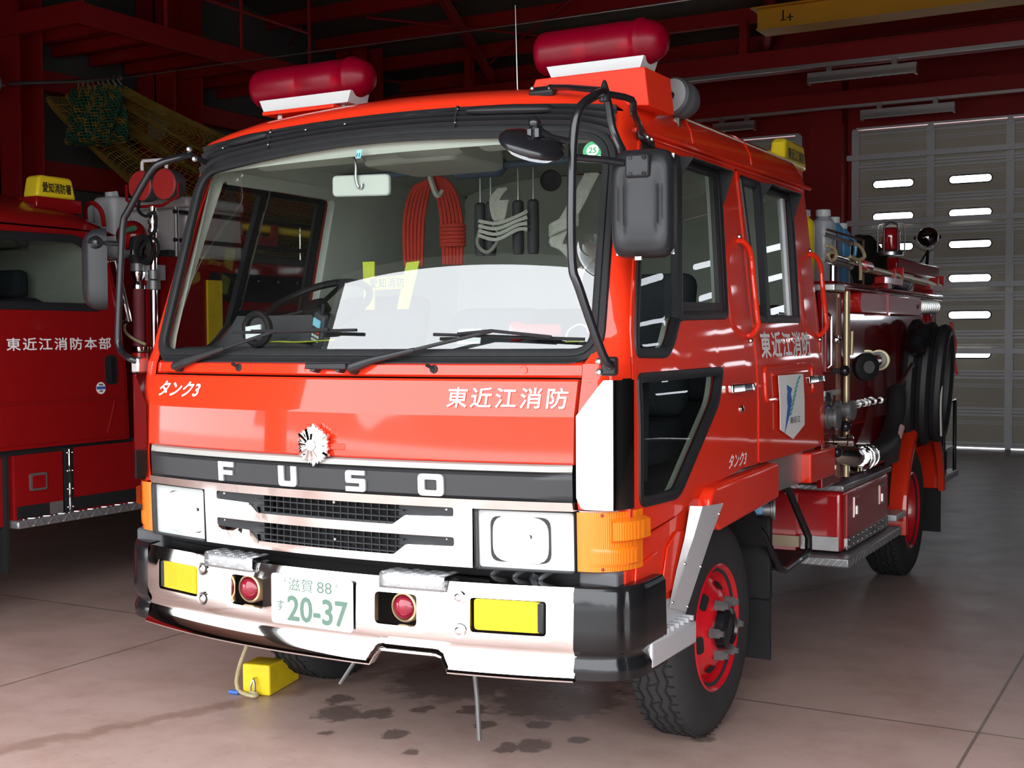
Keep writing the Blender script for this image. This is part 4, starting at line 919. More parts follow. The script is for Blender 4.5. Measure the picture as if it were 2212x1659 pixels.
# wipers and washer jets
def wip(P): return Vector(P)
def FP(x, z, d): return Vector((x, FY(x, z)-d, z))
for piv, elb, jn, b0, b1 in ((FP(-.705, 1.378, .012), FP(-.60, 1.418, .050), FP(-.25, 1.508, .035), FP(-.47, 1.503, .02), FP(.084, 1.508, .02)), (FP(.118, 1.378, .012), FP(.19, 1.412, .050), FP(.585, 1.502, .04), FP(.375, 1.492, .02), FP(.868, 1.474, .02))):
    a = B().lathe([(.016, 0), (.016, .02), (.012, .026)], piv, (0, -1, .2), 14).build('wiper', 'black', FE)
    p1 = piv+Vector((0, -.028, .008))
    B().tube([p1-(elb-p1)*.12, p1, p1.lerp(elb, .5), elb, elb.lerp(jn, .35)], [.010, .017, .016, .012, .008], 10).build('wiper_arm', 'black', a)
    B().tube([elb.lerp(jn, .3), jn], .006, 8).build('arm_blade', 'black', a)
    bl_ = B(); bl_.tube([b0.lerp(b1, k/12) if True else 0 for k in range(13)], .006, 6)
    for v in range(0): pass
    bd = bl_.build('wiper_blade', 'rubber', a)
    B().tube([b0.lerp(b1, .18)+Vector((0, -.012, .004)), jn+Vector((0, -.01, 0)), b0.lerp(b1, .80)+Vector((0, -.012, .004))], .006, 6).build('blade_yoke', 'black', bd)
o = B().obox(FP(.02, 1.391, .035), (.085, -.004, 0), (0, .012, 0), (0, 0, .010)).build('wiper_link', 'black', FE, bevel=.004)
for x in (-.035, .065): B().cyl(FP(x, 1.378, .0), FP(x, 1.384, .04), .012, 12).build('link_pivot', 'black', o)
for x in (-.395, .402):
    o = B().lathe([(.014, 0), (.013, .004), (.006, .006), (.006, .01)], FP(x, 1.383, .008), (0, -1, .15), 16).build('washer_jet', 'rubber', FE)
    B().cyl(FP(x, 1.385, .012), FP(x-.012, 1.397, .034), .006, 8).build('jet_nozzle', 'rubber', o)
# ---------------------------------------------------------------- cab interior
b = B()
for s in (-1, 1):
    H1 = [[(y, z) for y, z in W] for W in (W1, WL)]
    b.plate([(YC(1.45)+.03, .9), (YC(1.45)+.03, 1.45), (YC(1.7)+.03, 1.7), (YC(2.12)+.03, 2.14), (2.25, 2.14), (2.25, .9)], H1+([W2] if s > 0 else []), sf(s), -.032 if s > 0 else -.012, -.05, .12)
    b.grid(lambda u, v: (lambda p: (p[0]*.965, p[1]+.035, p[2]))(corner(s, lerp(1.42, 2.15, v), u)), 5, 10)
b.plate([(-.96, .9), (.96, .9), (.96, 1.5), (.87, 2.17), (.80, 2.275), (-.80, 2.275), (-.87, 2.17), (-.96, 1.5)], [], lambda a, c, d: (a, 2.25-d, c), 0, .01)
b.grid(lambda u, v: (lerp(-.88, .88, u), lerp(.42, 2.24, v), 2.20+.08*(1-(2*u-1)**4)-.04*(v < .02)), 20, 12)
b.plate([(-.86, 2.115), (.86, 2.115), (.86, 2.20), (-.86, 2.20)], [], lambda a, c, d: (a, FY(a, c)+.03+d, c), 0, .01, .1)
for s in (-1, 1): b.box(min(s*.862, s*.875), max(s*.862, s*.875), .46, 2.25, 2.09, 2.26)
b.build('cab_lining', 'grey', FE)
b = B(); b.box(-.93, .93, .16, 2.2, .86, .90); b.build('cab_floor', 'darkgrey', FE)
def dash(u, v):
    x = lerp(-.90, .90, u); pr = [(.12, 1.425), (.20, 1.45), (.42, 1.455), (.50, 1.44), (.52, 1.38), (.50, 1.0)]
    i = v*5; k = min(4, int(i)); y, z = lerp(pr[k][0], pr[k+1][0], i-k), lerp(pr[k][1], pr[k+1][1], i-k); y = max(y, FY(x, 1.42)+.03)
    bump = .115*max(0, min(1, (.27-abs(x+.57))/.09))*(1 if .3 < v < .75 else 0) ; return (x, y, z+bump)
B().grid(dash, 60, 20).build('dashboard', 'darkgrey', FE, recalc=False)
# steering wheel
c = Vector((-.60, .66, 1.60)); ax = Vector((0, .50, -.87)).normalized(); u_ = Vector((1, 0, 0)); v_ = ax.cross(u_)
sw = B().tube([c+(u_*math.cos(k*math.pi/18)+v_*math.sin(k*math.pi/18))*.225 for k in range(36)], .015, 10, True).build('steering_wheel', 'black', FE)
B().lathe([(.06, .02), (.05, -.02), (.001, -.03)], c, ax, 20).build('wheel_hub', 'black', sw)
for a in (.5, 2.64, 4.71): B().tube([c, c+(u_*math.cos(a)+v_*math.sin(a))*.22], .010, 8).build('wheel_spoke', 'black', sw)
B().tube([c+ax*.02, c+ax*.5], .03, 10).build('steering_column', 'darkgrey', sw)
# rear-view mirror, sun visors
o = B().prism([(p.x, p.y) for p in rrect(-.250, -.002, -.038, .038, .018)], lambda a, c, d: (a, .315+d+.00*a, 2.025-.25*(a+.12)*.15+c), 0, .02).build('rear_view_mirror', 'mirrorback', FE, bevel=.006)
B().tube([(-.130, .27, 2.135), (-.132, .30, 2.10), (-.136, .305, 2.05), (-.13, .312, 2.02), (-.115, .311, 2.015), (-.112, .31, 2.03)], .006, 8, False, 4).build('mirror_stem', 'steel', o)
for x0, x1 in ((-.70, -.20), (-.05, .22), (.30, .78)):
    B().prism([(p.x, p.y) for p in rrect(x0, x1, .0, .10, .03)], lambda a, c, d: (a, .37+c*.9+d, 2.165-c*.35), 0, .015).build('sun_visor', 'grey', FE, bevel=.006)
B().prism([(p.x, p.y) for p in rrect(-.30, .12, .55, .95, .05)], lambda a, c, d: (a, c, 2.22-d), 0, .09).build('roof_locker', 'grey', FE, bevel=.02)
# seats
def seat(x, y, w, zt, lab=None):
    o = B().box(x-w/2, x+w/2, y-.48, y, 1.02, 1.18).build('seat', 'seat', FE, bevel=.04, seg=3)
    B().obox((x, y+.03, 1.18+(zt-1.18)/2), (w/2, 0, 0), (0, .06, 0), (0, .06, (zt-1.18)/2)).build('seat_back', 'seat', o, bevel=.05, seg=3)
    return o
seat(-.60, 1.05, .46, 1.66); seat(-.03, 1.05, .40, 1.60); seat(.60, 1.05, .46, 1.72)
seat(0, 2.15, 1.7, 1.62)
# hanging rail across the cab, blue-grey bundle strapped to it
rl = B().tube([(-.86, 1.15, 2.185), (.86, 1.15, 2.185)], .014, 10).build('hanging_rail', 'bluecloth', FE)
B().tube([(-.26, 1.15, 2.185), (-.23, 1.15, 2.185), (-.03, 1.15, 2.185), (.0, 1.15, 2.185)], [.02, .045, .045, .02], 14).build('rail_padding', 'bluecloth', rl)
# speaker discs
for x, z in ((.50, 1.98),):
    B().lathe([(.048, 0), (.045, .010), (.03, .005), (.012, .010), (.001, .011)], (-.027, 1.6, 2.17), (.55, -.8, -.25), 24).build('loudspeaker', 'darkgrey', FE)
o = B().box(-.955, -.90, 1.24, 1.34, 1.86, 2.0).build('seat_belt_anchor', 'darkgrey', FE, bevel=.02)
# ================================================================ FIRE ENGINE : running gear and rear body
def wheel(x, y, s, name='wheel', r=.40, w=.21, par=None, front=True, paint='wheelred'):
    """x = outer face of tyre, s = +1 facing +x"""
    par = par or FE; ax = (s, 0, 0); c = Vector((x-s*w/2, y, r))
    h = w/2
    rim = B().lathe([(.232, h-.012), (.236, h-.004), (.230, h), (.222, h-.006), (.208, h-.03), (.200, h-.05), (.192, h-.047), (.118, h+.006), (.105, h+.010), (.070, h+.010), (.001, h+.010)] if front else [(.232, h-.012), (.236, h-.004), (.228, h), (.205, h-.03), (.196, h-.09), (.13, h-.12), (.001, h-.12)], c, ax, 48, False).build(name, paint, par, smooth=40)
    prof = [(.205, -h+.02), (.238, -h+.004), (.27, -h-.002), (.32, -h-.006), (.36, -h+.002), (.383, -h+.016), (r-.004, -h+.028), (r, -h+.04), (r+.003, 0), (r, h-.04), (r-.004, h-.028), (.383, h-.016), (.36, h-.002), (.32, h+.006), (.27, h+.002), (.238, h-.004), (.205, h-.02)]
    ty = B().lathe(prof, c, ax, 96, False).build('tyre', 'tyre', rim, smooth=30)
    # black strips laid on the running surface, standing in for shade in the grooves
    if s > 0 or front:
        g = B(); N = 64
        for k, off in enumerate((-.052, -.018, .018, .052)):
            for i in range(N):
                a0, a1 = 2*math.pi*i/N, 2*math.pi*(i+1)/N; z0 = off+.007*(1 if i % 2 else -1); z1 = off+.007*(-1 if i % 2 else 1)
                A = c+Vector((s*z0, math.sin(a0)*(r+.0035), math.cos(a0)*(r+.0035))); D = c+Vector((s*z1, math.sin(a1)*(r+.0035), math.cos(a1)*(r+.0035))); n_ = Vector((0, math.sin(a0), math.cos(a0)))
                g.obox((A+D)/2, (D-A)/2*1.08, Vector((.0032, 0, 0)), n_*.002)
        for i in range(N):
            a0 = 2*math.pi*(i+.5)/N
            for q in (-1, 1):
                A = c+Vector((q*.069, math.sin(a0)*(r+.0005), math.cos(a0)*(r+.0005))); g.obox(A, (.011, 0, 0), Vector((0, math.cos(a0), -math.sin(a0)))*.0028, Vector((0, math.sin(a0), math.cos(a0)))*.0015)
            if i % 2 == 0:
                A = c+Vector((0, math.sin(a0)*(r+.003), math.cos(a0)*(r+.003))); t = Vector((0, math.cos(a0), -math.sin(a0))); g.obox(A, Vector((.014, 0, 0))+t*.006, t*.0025, Vector((0, math.sin(a0), math.cos(a0)))*.002)
        g.build('groove_shade', 'under', ty, smooth=0)
    if front:
        # hand holes (flat black patches painted for their shade), nuts, hub
        for k in range(6):
            a = k*math.pi/3+.28; q = c+Vector((s*(h-.019), math.sin(a)*.153, math.cos(a)*.153)); t = Vector((0, math.cos(a), -math.sin(a))); n_ = Vector((s*.813, math.sin(a)*.582, math.cos(a)*.582)); rd = n_.cross(t)
            b = B(); b.add([q+n_*.004+t*p.x+rd*p.y for p in rrect(-.034, .034, -.017, .017, .016, 4)], [tuple(range(20))]); b.build('hand_hole_shade', 'under', rim)
        for k in range(6):
            a = k*math.pi/3+.55; q = c+Vector((s*(h+.008), math.sin(a)*.108, math.cos(a)*.105)); B().lathe([(.022, 0), (.022, .006), (.019, .008), (.019, .034), (.012, .038), (.012, .05), (.001, .051)], q, ax, 6).build('wheel_nut', 'nutgrey', rim, smooth=20)
        B().lathe([(.080, h-.0), (.076, h+.045), (.055, h+.055), (.05, h+.045), (.001, h+.043)], c, ax, 24).build('hub', 'gloss', rim)
    return rim
wheel(.945, 1.06, 1); wheel(-.945, 1.06, -1); wheel(.93, 4.57, 1, front=False); wheel(-.93, 4.57, -1, front=False)
wheel(.70, 4.57, -1, front=False); wheel(-.70, 4.57, 1, front=False)
# chassis
b = B()
for s in (-1, 1): b.box(s*.40-.04, s*.40+.04, .15, 5.6, .52, .72)
for y in (.3, 1.6, 3.0, 4.2, 5.4): b.box(-.4, .4, y-.04, y+.04, .55, .70)
b.build('chassis', 'under', FE, smooth=0)
B().box(-.55, .55, .35, 2.1, .50, .90).build('engine', 'under', FE, bevel=.05)
b = B().tube([(-.75, 1.06, .40), (.75, 1.06, .40)], .06, 10).box(-.5, .5, 1.0, 1.12, .30, .42); b.build('axle', 'under', FE)
b = B().tube([(-.75, 4.57, .40), (.75, 4.57, .40)], .09, 10).ball((0, 4.57, .42), .18, 12); b.build('axle', 'under', FE)
# cables seen under the lamps
for x in (.60, .68, .77): B().tube([(x, .07, .762), (x-.03, .04, .74), (x-.06, .12, .70)], .008, 6, False, 4).build('wiring', 'darkgrey', FE)
B().tube([(.73, .04, .76), (.71, .05, .73), (.70, .08, .70)], .016, 10).build('spring_sleeve', 'black', FE)
for s in (-1, 1):
    S = sf(s); cy_, cz_ = 1.06, .40
    def arc(r, a0, a1, n=10): return [(cy_+r*math.cos(lerp(a0, a1, k/n)), cz_+r*math.sin(lerp(a0, a1, k/n))) for k in range(n+1)]
    # front skirt in front of the arch
    sk = B().plate([(.105, .63), (.108, .772), (.205, .772), (.205, .853), (.50, .885), (.72, .945), (.80, .82)]+arc(.49, 2.2, 2.78, 5)+[(.57, .56), (.43, .585), (.20, .62)], [], S, -.004, -.03, .07).build('fender', 'red', FE, smooth=30)
    B().prism([(.155, .655), (.36, .69), (.34, .80), (.17, .775)], S, -.004, .004).build('pressed_panel', 'red', sk, bevel=.004)
    if s > 0:
        b = B().plate([(.36, .645), (.52, .66), (.60, .83), (.50, .84), (.42, .80)], [], S, -.002, .005, .05); b.build('pressed_panel', 'red', sk, bevel=.004)
    # flare behind
    fp = [(.735, .958), (1.475, .980), (1.494, .965), (1.494, .839), (.815, .80), (.70, .865)]
    B().prism([tuple(p) for p in fillet(fp, [.04, .02, .01, .015, .02, .02], 4)], S, -.02, .042).build('fender_flare', 'red', FE, bevel=.018, seg=4)
    # inner arch
    b = B(); n = 18
    for k in range(n):
        a0, a1 = lerp(2.85, .5, k/n), lerp(2.85, .5, (k+1)/n)
        b.add([(s*x, cy_+.50*math.cos(a), cz_+.50*math.sin(a)) for x in (.55, .985) for a in (a0, a1)], [(0, 1, 3, 2)])
    b.build('wheel_arch', 'under', FE)
    # silver stone guard along the arch edge
    def gd(u, v):
        path = [(.42, .605), (.585, .556)], [(.475, .71), (.655, .665)], [(.545, .815), (.735, .785)], [(.585, .915), (.83, .898)]
        i = v*3; k = min(2, int(i)); f = i-k; a = Vector(path[k][0]).lerp(Vector(path[k+1][0]), f); c = Vector(path[k][1]).lerp(Vector(path[k+1][1]), f); p = a.lerp(c, u)
        return S(p.x, p.y, .008+.046*v*(1 if u > .02 else .2)-.025*(u > .96))
    g = B().grid(gd, 12, 14).build('stone_guard', 'silver', FE, smooth=50, recalc=False)
    for u, v in ((.1, .05), (.88, .05), (.1, .42), (.88, .42), (.88, .9)): B().ball(gd(u, v), .006, 8).build('rivet', 'steel', g)
    # step below the fender
    b = B(); b.prism([(.195, .46), (.575, .46), (.575, .535), (.195, .545)], S, -.16, .045); st = b.build('cab_step', 'silver', FE, bevel=.008)
    B().prism([(.20, .545), (.575, .54), (.60, .565), (.595, .625), (.20, .635)], S, -.04, .005).build('step_riser', 'silver', st, bevel=.01)
    for k in range(9):
        y = .215+k*.042; b = B(); b.prism([(y-.004, .54), (y+.004, .54), (y+.004, .556), (y-.004, .556)], S, -.15, .042); b.build('grip_bar', 'silver', st, smooth=0)
    for k in range(4):
        d = -.13+k*.052; b = B(); b.prism([(.20, .54), (.57, .535), (.57, .550), (.20, .556)], S, d-.004, d+.004); b.build('grip_bar', 'silver', st, smooth=0)
    # mud flap
    b = B().prism([(s*.66, .155), (s*.965, .15), (s*.965, .66), (s*.66, .70)], lambda a, c, d: (a, 1.62+d+.0*c, c), 0, .012); fl_ = b.build('mud_flap', 'rubber', FE, smooth=0)
    B().box(min(s*.66, s*.97), max(s*.66, s*.97), 1.60, 1.64, .40, .95).build('flap_carrier', 'under', fl_, bevel=.01)
    # aluminium skirt strip and red corner pad behind the crew door
    B().prism([(1.20, .845), (2.0, .845), (2.0, .982), (1.20, .975)], S, -.03, -.012).build('skirt_strip', 'alu', FE, smooth=0)
    B().prism([(p.x, p.y) for p in rrect(1.985, 2.38, .842, .972, .01)], S, -.06, .03).build('corner_pad', 'red', FE, bevel=.022, seg=4)
# pale blue air pipe with its cap
o = B().tube([(.80, 1.42, .83), (.88, 1.46, .80), (.93, 1.50, .785), (.965, 1.52, .785)], .022, 10, False, 3).build('air_pipe', 'bluepipe', FE)
B().lathe([(.026, 0), (.026, .03), (.034, .032), (.034, .04), (.045, .042), (.045, .050), (.001, .052)], (.965, 1.52, .785), (1, .3, 0), 20).build('pipe_coupling', 'nutgrey', o)
# hanging step
o = B().tube([(.90, 1.72, .92), (.955, 1.90, .82), (1.0, 2.05, .60), (1.0, 2.05, .545), (1.0, 2.0, .528), (1.0, 1.70, .512), (1.0, 1.63, .53), (.97, 1.52, .68), (.92, 1.42, .80)], .016, 10).build('hanging_step', 'gloss', FE)
B().prism([(1.66, .515), (2.03, .53), (2.03, .54), (1.66, .526)], lambda a, c, d: (d, a, c), .80, 1.0).build('step_tread', 'black', o, smooth=0)
# side locker and running board
lk = B().box(.52, 1.0, 2.62, 3.60, .44, .735).build('side_locker', 'lockred', FE, bevel=.025, seg=4)
B().box(.52, 1.012, 2.605, 3.62, .735, .765).build('locker_lid', 'tread', lk, bevel=.008)
b = B()
for k in range(6):
    for q in (0,): x = .80+k*.037; b.obox((x, 2.603, .75), (.014, 0, .009), (0, .002, 0), (-.0015, 0, .002))
b.build('tread_ribs', 'alu', lk, smooth=0)
dr = B().box(.998, 1.006, 2.69, 3.55, .50, .715).build('locker_door', 'lockred', lk, smooth=0, bevel=.003)
B().box(1.0, 1.008, 2.69, 3.55, .445, .50).build('hinge_strip', 'steel', dr, smooth=0)
for k in range(10):
    for z in (.458, .49): B().ball((1.009, 2.73+k*.088, z), .005, 6).build('rivet', 'chrome', dr)
for y in (2.86, 3.40):
    B().box(1.004, 1.011, y-.05, y+.05, .585, .69).build('latch', 'chrome', dr, smooth=0, bevel=.003); B().box(1.006, 1.013, y-.042, y+.042, .595, .682).build('latch_well', 'lockred', dr, smooth=0); B().box(1.010, 1.018, y-.015, y+.015, .60, .64).build('latch_lever', 'chrome', dr, smooth=0)
B().box(.80, .985, 2.612, 2.622, .448, .515).build('kick_plate', 'alu', lk, smooth=0)
B().box(.60, .80, 2.580, 2.600, .46, .512).build('wood_block', 'wood', lk, smooth=0)
B().box(.45, .78, 2.60, 2.63, .44, .90).build('locker_side', 'lockred', lk, smooth=0)
sb = B().box(.72, 1.055, 2.53, 3.68, .385, .43).build('running_board', 'tread', FE, bevel=.008)
b = B()
for k in range(9): b.obox((.76+k*.033, 2.527, .407), (.012, 0, .014), (0, .002, 0), (-.0015, 0, .0015))
for k in range(30): b.obox((1.057, 2.56+k*.037, .407), (0, .010, .012 if k % 2 else -.012), (.0015, 0, 0), (0, .002, .002))
b.build('tread_ribs', 'alu', sb, smooth=0)
# rear body
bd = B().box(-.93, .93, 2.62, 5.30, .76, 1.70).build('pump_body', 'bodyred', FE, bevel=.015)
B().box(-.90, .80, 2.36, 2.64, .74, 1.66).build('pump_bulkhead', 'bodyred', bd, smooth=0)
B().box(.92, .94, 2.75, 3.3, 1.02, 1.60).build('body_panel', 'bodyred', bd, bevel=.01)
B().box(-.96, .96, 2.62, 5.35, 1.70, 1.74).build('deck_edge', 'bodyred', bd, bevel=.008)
b = B().tube([(.965, 2.62, 1.725), (.97, 4.2, 1.725), (.965, 5.3, 1.725)], .010, 8); b.build('deck_trim', 'chrome', bd)
# front pump panel (faces forward behind the cab)
pp = B().box(.955, .982, 2.335, 2.665, .78, 1.68).build('pump_panel', 'bodyred', FE, smooth=0, bevel=.004)
o = B().box(.980, .990, 2.37, 2.50, 1.31, 1.60).build('panel_door', 'bodyred', pp, bevel=.004); B().tube([(.985, 2.40, 1.33), (1.003, 2.40, 1.345), (1.003, 2.40, 1.565), (.985, 2.40, 1.58)], .008, 8).build('panel_handle', 'chrome', o); B().lathe([(.022, 0), (.020, .008), (.006, .010), (.006, .018), (.014, .020), (.001, .024)], (.984, 2.565, 1.46), (1, 0, 0), 16).build('latch_knob', 'chrome', o)
B().box(.982, .988, 2.36, 2.63, 1.20, 1.225).build('panel_ledge', 'alu', pp, smooth=0); B().box(.982, .988, 2.615, 2.625, .80, 1.66).build('panel_strip', 'rackbrown', pp, smooth=0)
B().prism([(p.x, p.y) for p in rrect(.70, 1.01, 2.44, 2.62, .01)], lambda a, c, d: (a, c, 1.685+d), 0, .035).build('shelf_bar', 'alu', FE, bevel=.006)
B().cyl((1.0, 2.69, .80), (1.0, 2.69, 1.69), .016, 12).build('hand_pole', 'goldpole', FE); B().cyl((.90, 2.58, .78), (.90, 2.58, 1.66), .009, 10).build('thin_rod', 'steel', FE)
# pump outlets, valves
def valve(c, ax, r, L, m='steel', name='pump_outlet'):
    c = Vector(c); return B().lathe([(r, 0), (r, L*.25), (r*1.25, L*.28), (r*1.25, L*.42), (r*.95, L*.45), (r*.95, L*.75), (r*1.3, L*.78), (r*1.3, L*.95), (r*.9, L)], c, ax, 24).build(name, m, FE)
valve((.96, 2.54, 1.13), (1, -.10, 0), .036, .12, 'nutgrey'); valve((.96, 2.42, 1.10), (1, 0, 0), .042, .08, 'nutgrey'); valve((.96, 2.46, .99), (1, .5, 0), .022, .13, 'chrome')
for p in ((1.04, 2.50, 1.315), (1.04, 2.52, 1.055), (1.02, 2.44, .94)):
    o = B().tube([(.97, p[1]-.03, p[2]), p], .012, 8).build('valve_lever', 'black', FE); B().ball(p, .026, 12).build('lever_knob', 'gloss', o)
o = B().lathe([(.035, 0), (.034, .012), (.020, .016), (.001, .018)], (.984, 2.40, 1.185), (1, -.3, 0), 20).build('pressure_gauge', 'steel', FE); B().tube([(.99, 2.40, 1.165), (.99, 2.40, 1.14)], .006, 8).build('gauge_stem', 'bluepaint', o)
o = B().tube([(.75, 2.58, .915), (.92, 2.60, .915), (1.0, 2.68, .905), (1.02, 2.80, .885), (1.02, 2.90, .875)], .052, 16, False, 5).build('intake_elbow', 'chrome', FE)
for y in (2.82, 2.87): B().lathe([(.054, -.008), (.066, -.008), (.066, .008), (.054, .008)], (1.02, y, .878), (0, 1, -.1), 24).build('elbow_flange', 'chrome', o)
B().cyl((.93, 2.55, .78), (.93, 2.55, .87), .012, 10).build('drain_pipe', 'chrome', FE)
# delivery outlets on the side: round cap and coupling
o = B().lathe([(.066, 0), (.070, .01), (.070, .035), (.060, .042), (.034, .044), (.034, .047), (.001, .048)], (1.0, 3.02, 1.32), (.75, -.65, 0), 28).build('outlet_cap', 'rubber', FE)
B().lathe([(.033, 0), (.031, .005), (.001, .006)], Vector((1.0, 3.02, 1.32))+Vector((.75, -.65, 0)).normalized()*.047, (.75, -.65, 0), 20).build('cap_disc', 'nutgrey', o)
B().tube([(.95, 3.05, 1.325), (.97, 3.30, 1.335), (.96, 3.55, 1.345)], .036, 14).build('outlet_pipe', 'bodyred', FE)
for y, r in ((3.50, .046), (3.54, .056), (3.57, .050)): B().lathe([(r*.7, -.012), (r, -.010), (r, .010), (r*.7, .012)], (.96, y, 1.344), (0, 1, 0), 24).build('outlet_ring', 'brassy' if r > .053 else 'nutgrey', FE)
B().tube([(.95, 2.98, 1.38), (.955, 2.97, 1.50)], .010, 8).build('paint_post', 'goldpole', FE)
b = B().tube([(.955, 2.66, 1.125), (.955, 3.93, 1.125)], .012, 8)
o = b.build('linkage_rod', 'bodyred', FE)
for y in (3.0, 3.12, 3.25, 3.32, 3.45, 3.6): B().cyl((.955, y-.012, 1.125), (.955, y+.012, 1.125), .018, 12).build('rod_collar', 'steel', o)
o = B().lathe([(.05, 0), (.05, .06), (.062, .065), (.062, .09), (.05, .095), (.05, .12), (.058, .125), (.058, .15), (.02, .155), (.001, .16)], (.93, 4.22, 1.12), (.6, .8, 0), 26).build('rear_coupling', 'steel', FE)
# rear mudguard
def mg(u, v):
    a = lerp(3.25, .12, u); sec = [(.60, .70), (.60, .93), (.605, .99), (.60, 1.015), (.575, 1.02), (.545, 1.015), (.53, .985)]; i = v*6; k = min(5, int(i)); r, x = lerp(sec[k][0], sec[k+1][0], i-k), lerp(sec[k][1], sec[k+1][1], i-k)
    return (x, 4.57+r*math.cos(a), .40+r*math.sin(a))
for s in (1, -1):
    B().grid(lambda u, v, s=s: (lambda p: (s*p[0], p[1], p[2]))(mg(u, v)), 30, 12).build('rear_mudguard', 'red', FE, recalc=False, smooth=50)
B().prism([(3.62, .76), (3.95, .76), (4.10, .99), (3.98, 1.02), (3.72, 1.02)], lambda a, c, d: (.97+d, a, c), 0, .008).build('guard_plate', 'panel', FE, smooth=0)
B().box(.70, 1.03, 3.66, 3.90, .455, .49).build('guard_foot', 'silver', FE, bevel=.006)
B().box(.62, .98, 5.20, 5.215, .18, .62).build('mud_flap', 'rubber', FE, smooth=0)
B().box(.55, .92, 3.60, 4.05, .50, .95).build('inner_guard', 'under', FE, smooth=0)
# rear platform
o = B().box(-1.0, 1.0, 5.2, 5.75, .50, .545).build('tail_step', 'tread', FE, bevel=.006)
B().tube([(.98, 5.28, .54), (.98, 5.30, 1.03), (.98, 5.68, 1.03), (.98, 5.70, 1.0), (.98, 5.70, .54)], .013, 8).build('step_rail', 'gloss', o)
B().box(.62, .95, 5.32, 5.6, .545, .70).build('tail_box', 'under', o, bevel=.01); B().box(.60, .985, 5.30, 5.66, .70, .715).build('box_lid', 'tread', o, smooth=0)
B().prism([(5.32, .715), (5.55, .715), (5.55, .90), (5.48, .93), (5.42, 1.0), (5.34, 1.02)], lambda a, c, d: (d, a, c), .70, .86).build('black_case', 'rubber', o, bevel=.02)
# ladder gantry arm and roller on the side
o = B().prism([(p.x, p.y) for p in rrect(2.95, 4.45, 1.59, 1.695, .05, 6)], lambda a, c, d: (d, a, c), .94, 1.0).build('gantry_arm', 'deepred', FE, bevel=.006)
B().box(.93, 1.005, 3.55, 3.59, 1.585, 1.70).build('arm_joint', 'deepred', o, smooth=0)
B().lathe([(.012, 0), (.012, .004), (.001, .005)], (1.0, 4.34, 1.645), (1, 0, 0), 12).build('arm_pin', 'ink', o)
o = B().cyl((.95, 4.46, 1.645), (.95, 5.15, 1.66), .030, 14).build('arm_roller', 'steel', FE)
for k in range(9): B().lathe([(.032, -.012), (.048, -.006), (.048, .006), (.032, .012)], (.95, 4.50+k*.07, 1.645+k*.0015), (0, 1, .02), 20).build('spring_coil', 'steel', o)
B().tube([(.95, 4.9, 1.66), (.95, 5.35, 1.66)], .010, 8).build('arm_tip', 'alu', o)
o = B().tube([(.93, 4.95, 1.62), (.93, 4.98, 1.50), (.93, 5.0, 1.46)], .030, 12).build('branch_nozzle', 'deepred', FE); B().cyl((.93, 5.0, 1.46), (.93, 5.01, 1.38), .034, 14).build('nozzle_tip', 'steel', o)
B().tube([(.95, 5.05, 1.60), (.95, 5.05, 1.2)], .006, 6).build('thin_rod', 'steel', FE)
# red brackets and brass pole on deck
pr = B().tube([(.93, 3.35, 1.83), (.93, 5.4, 1.80)], .022, 12).build('pole_hook', 'goldpole', FE)
for y in (4.08, 5.35):
    b = B(); b.prism([(y-.40, 1.765), (y+.05, 1.765), (y+.09, 1.82), (y+.09, 1.87), (y+.06, 1.87), (y+.05, 1.80), (y-.10, 1.80), (y-.12, 1.85), (y-.15, 1.85), (y-.16, 1.80), (y-.40, 1.80)], lambda a, c, d: (d, a, c), .90, .955); b.build('hook_bracket', 'deepred', pr, smooth=0)
    B().box(.86, .95, y-.3, y-.2, 1.74, 1.77).build('bracket_foot', 'deepred', pr, smooth=0)
o = B().tube([(.93, 2.72, 1.86), (.93, 3.30, 1.845)], .018, 12).build('branch_pipe', 'chrome', FE); B().tube([(.93, 2.70, 1.74), (.93, 2.70, 1.86)], .014, 10).build('pipe_stand', 'chrome', o); B().tube([(.93, 3.28, 1.845), (.93, 3.42, 1.842)], .028, 12).build('pipe_clamp', 'deepred', o)
o = B().box(.79, .86, 4.45, 5.75, 1.86, 1.95).build('lamp_bar', 'bodyred', FE, bevel=.01)
B().box(.80, .85, 4.6, 4.68, 1.74, 1.88).build('bar_post', 'deepred', o, smooth=0); B().box(.80, .85, 5.2, 5.28, 1.74, 1.88).build('bar_post', 'deepred', o, smooth=0)
# caged beacon
c = Vector((.80, 4.53, 1.985))
o = B().lathe([(.052, .015), (.055, .02), (.055, .12), (.050, .14), (.03, .15), (.001, .152)], c, (0, 0, 1), 28).build('caged_beacon', 'cagelens', FE)
B().lathe([(.075, -.02), (.075, .0), (.06, .015), (.001, .015)], c, (0, 0, 1), 24).build('beacon_foot', 'steel', o)
for k in range(6):
    a = k*math.pi/3+.2; d = Vector((math.cos(a), math.sin(a), 0)); B().tube([c+d*.08, c+d*.08+Vector((0, 0, .14)), c+d*.07+Vector((0, 0, .17)), c+Vector((0, 0, .185))], .0045, 6).build('cage_wire', 'steel', o)
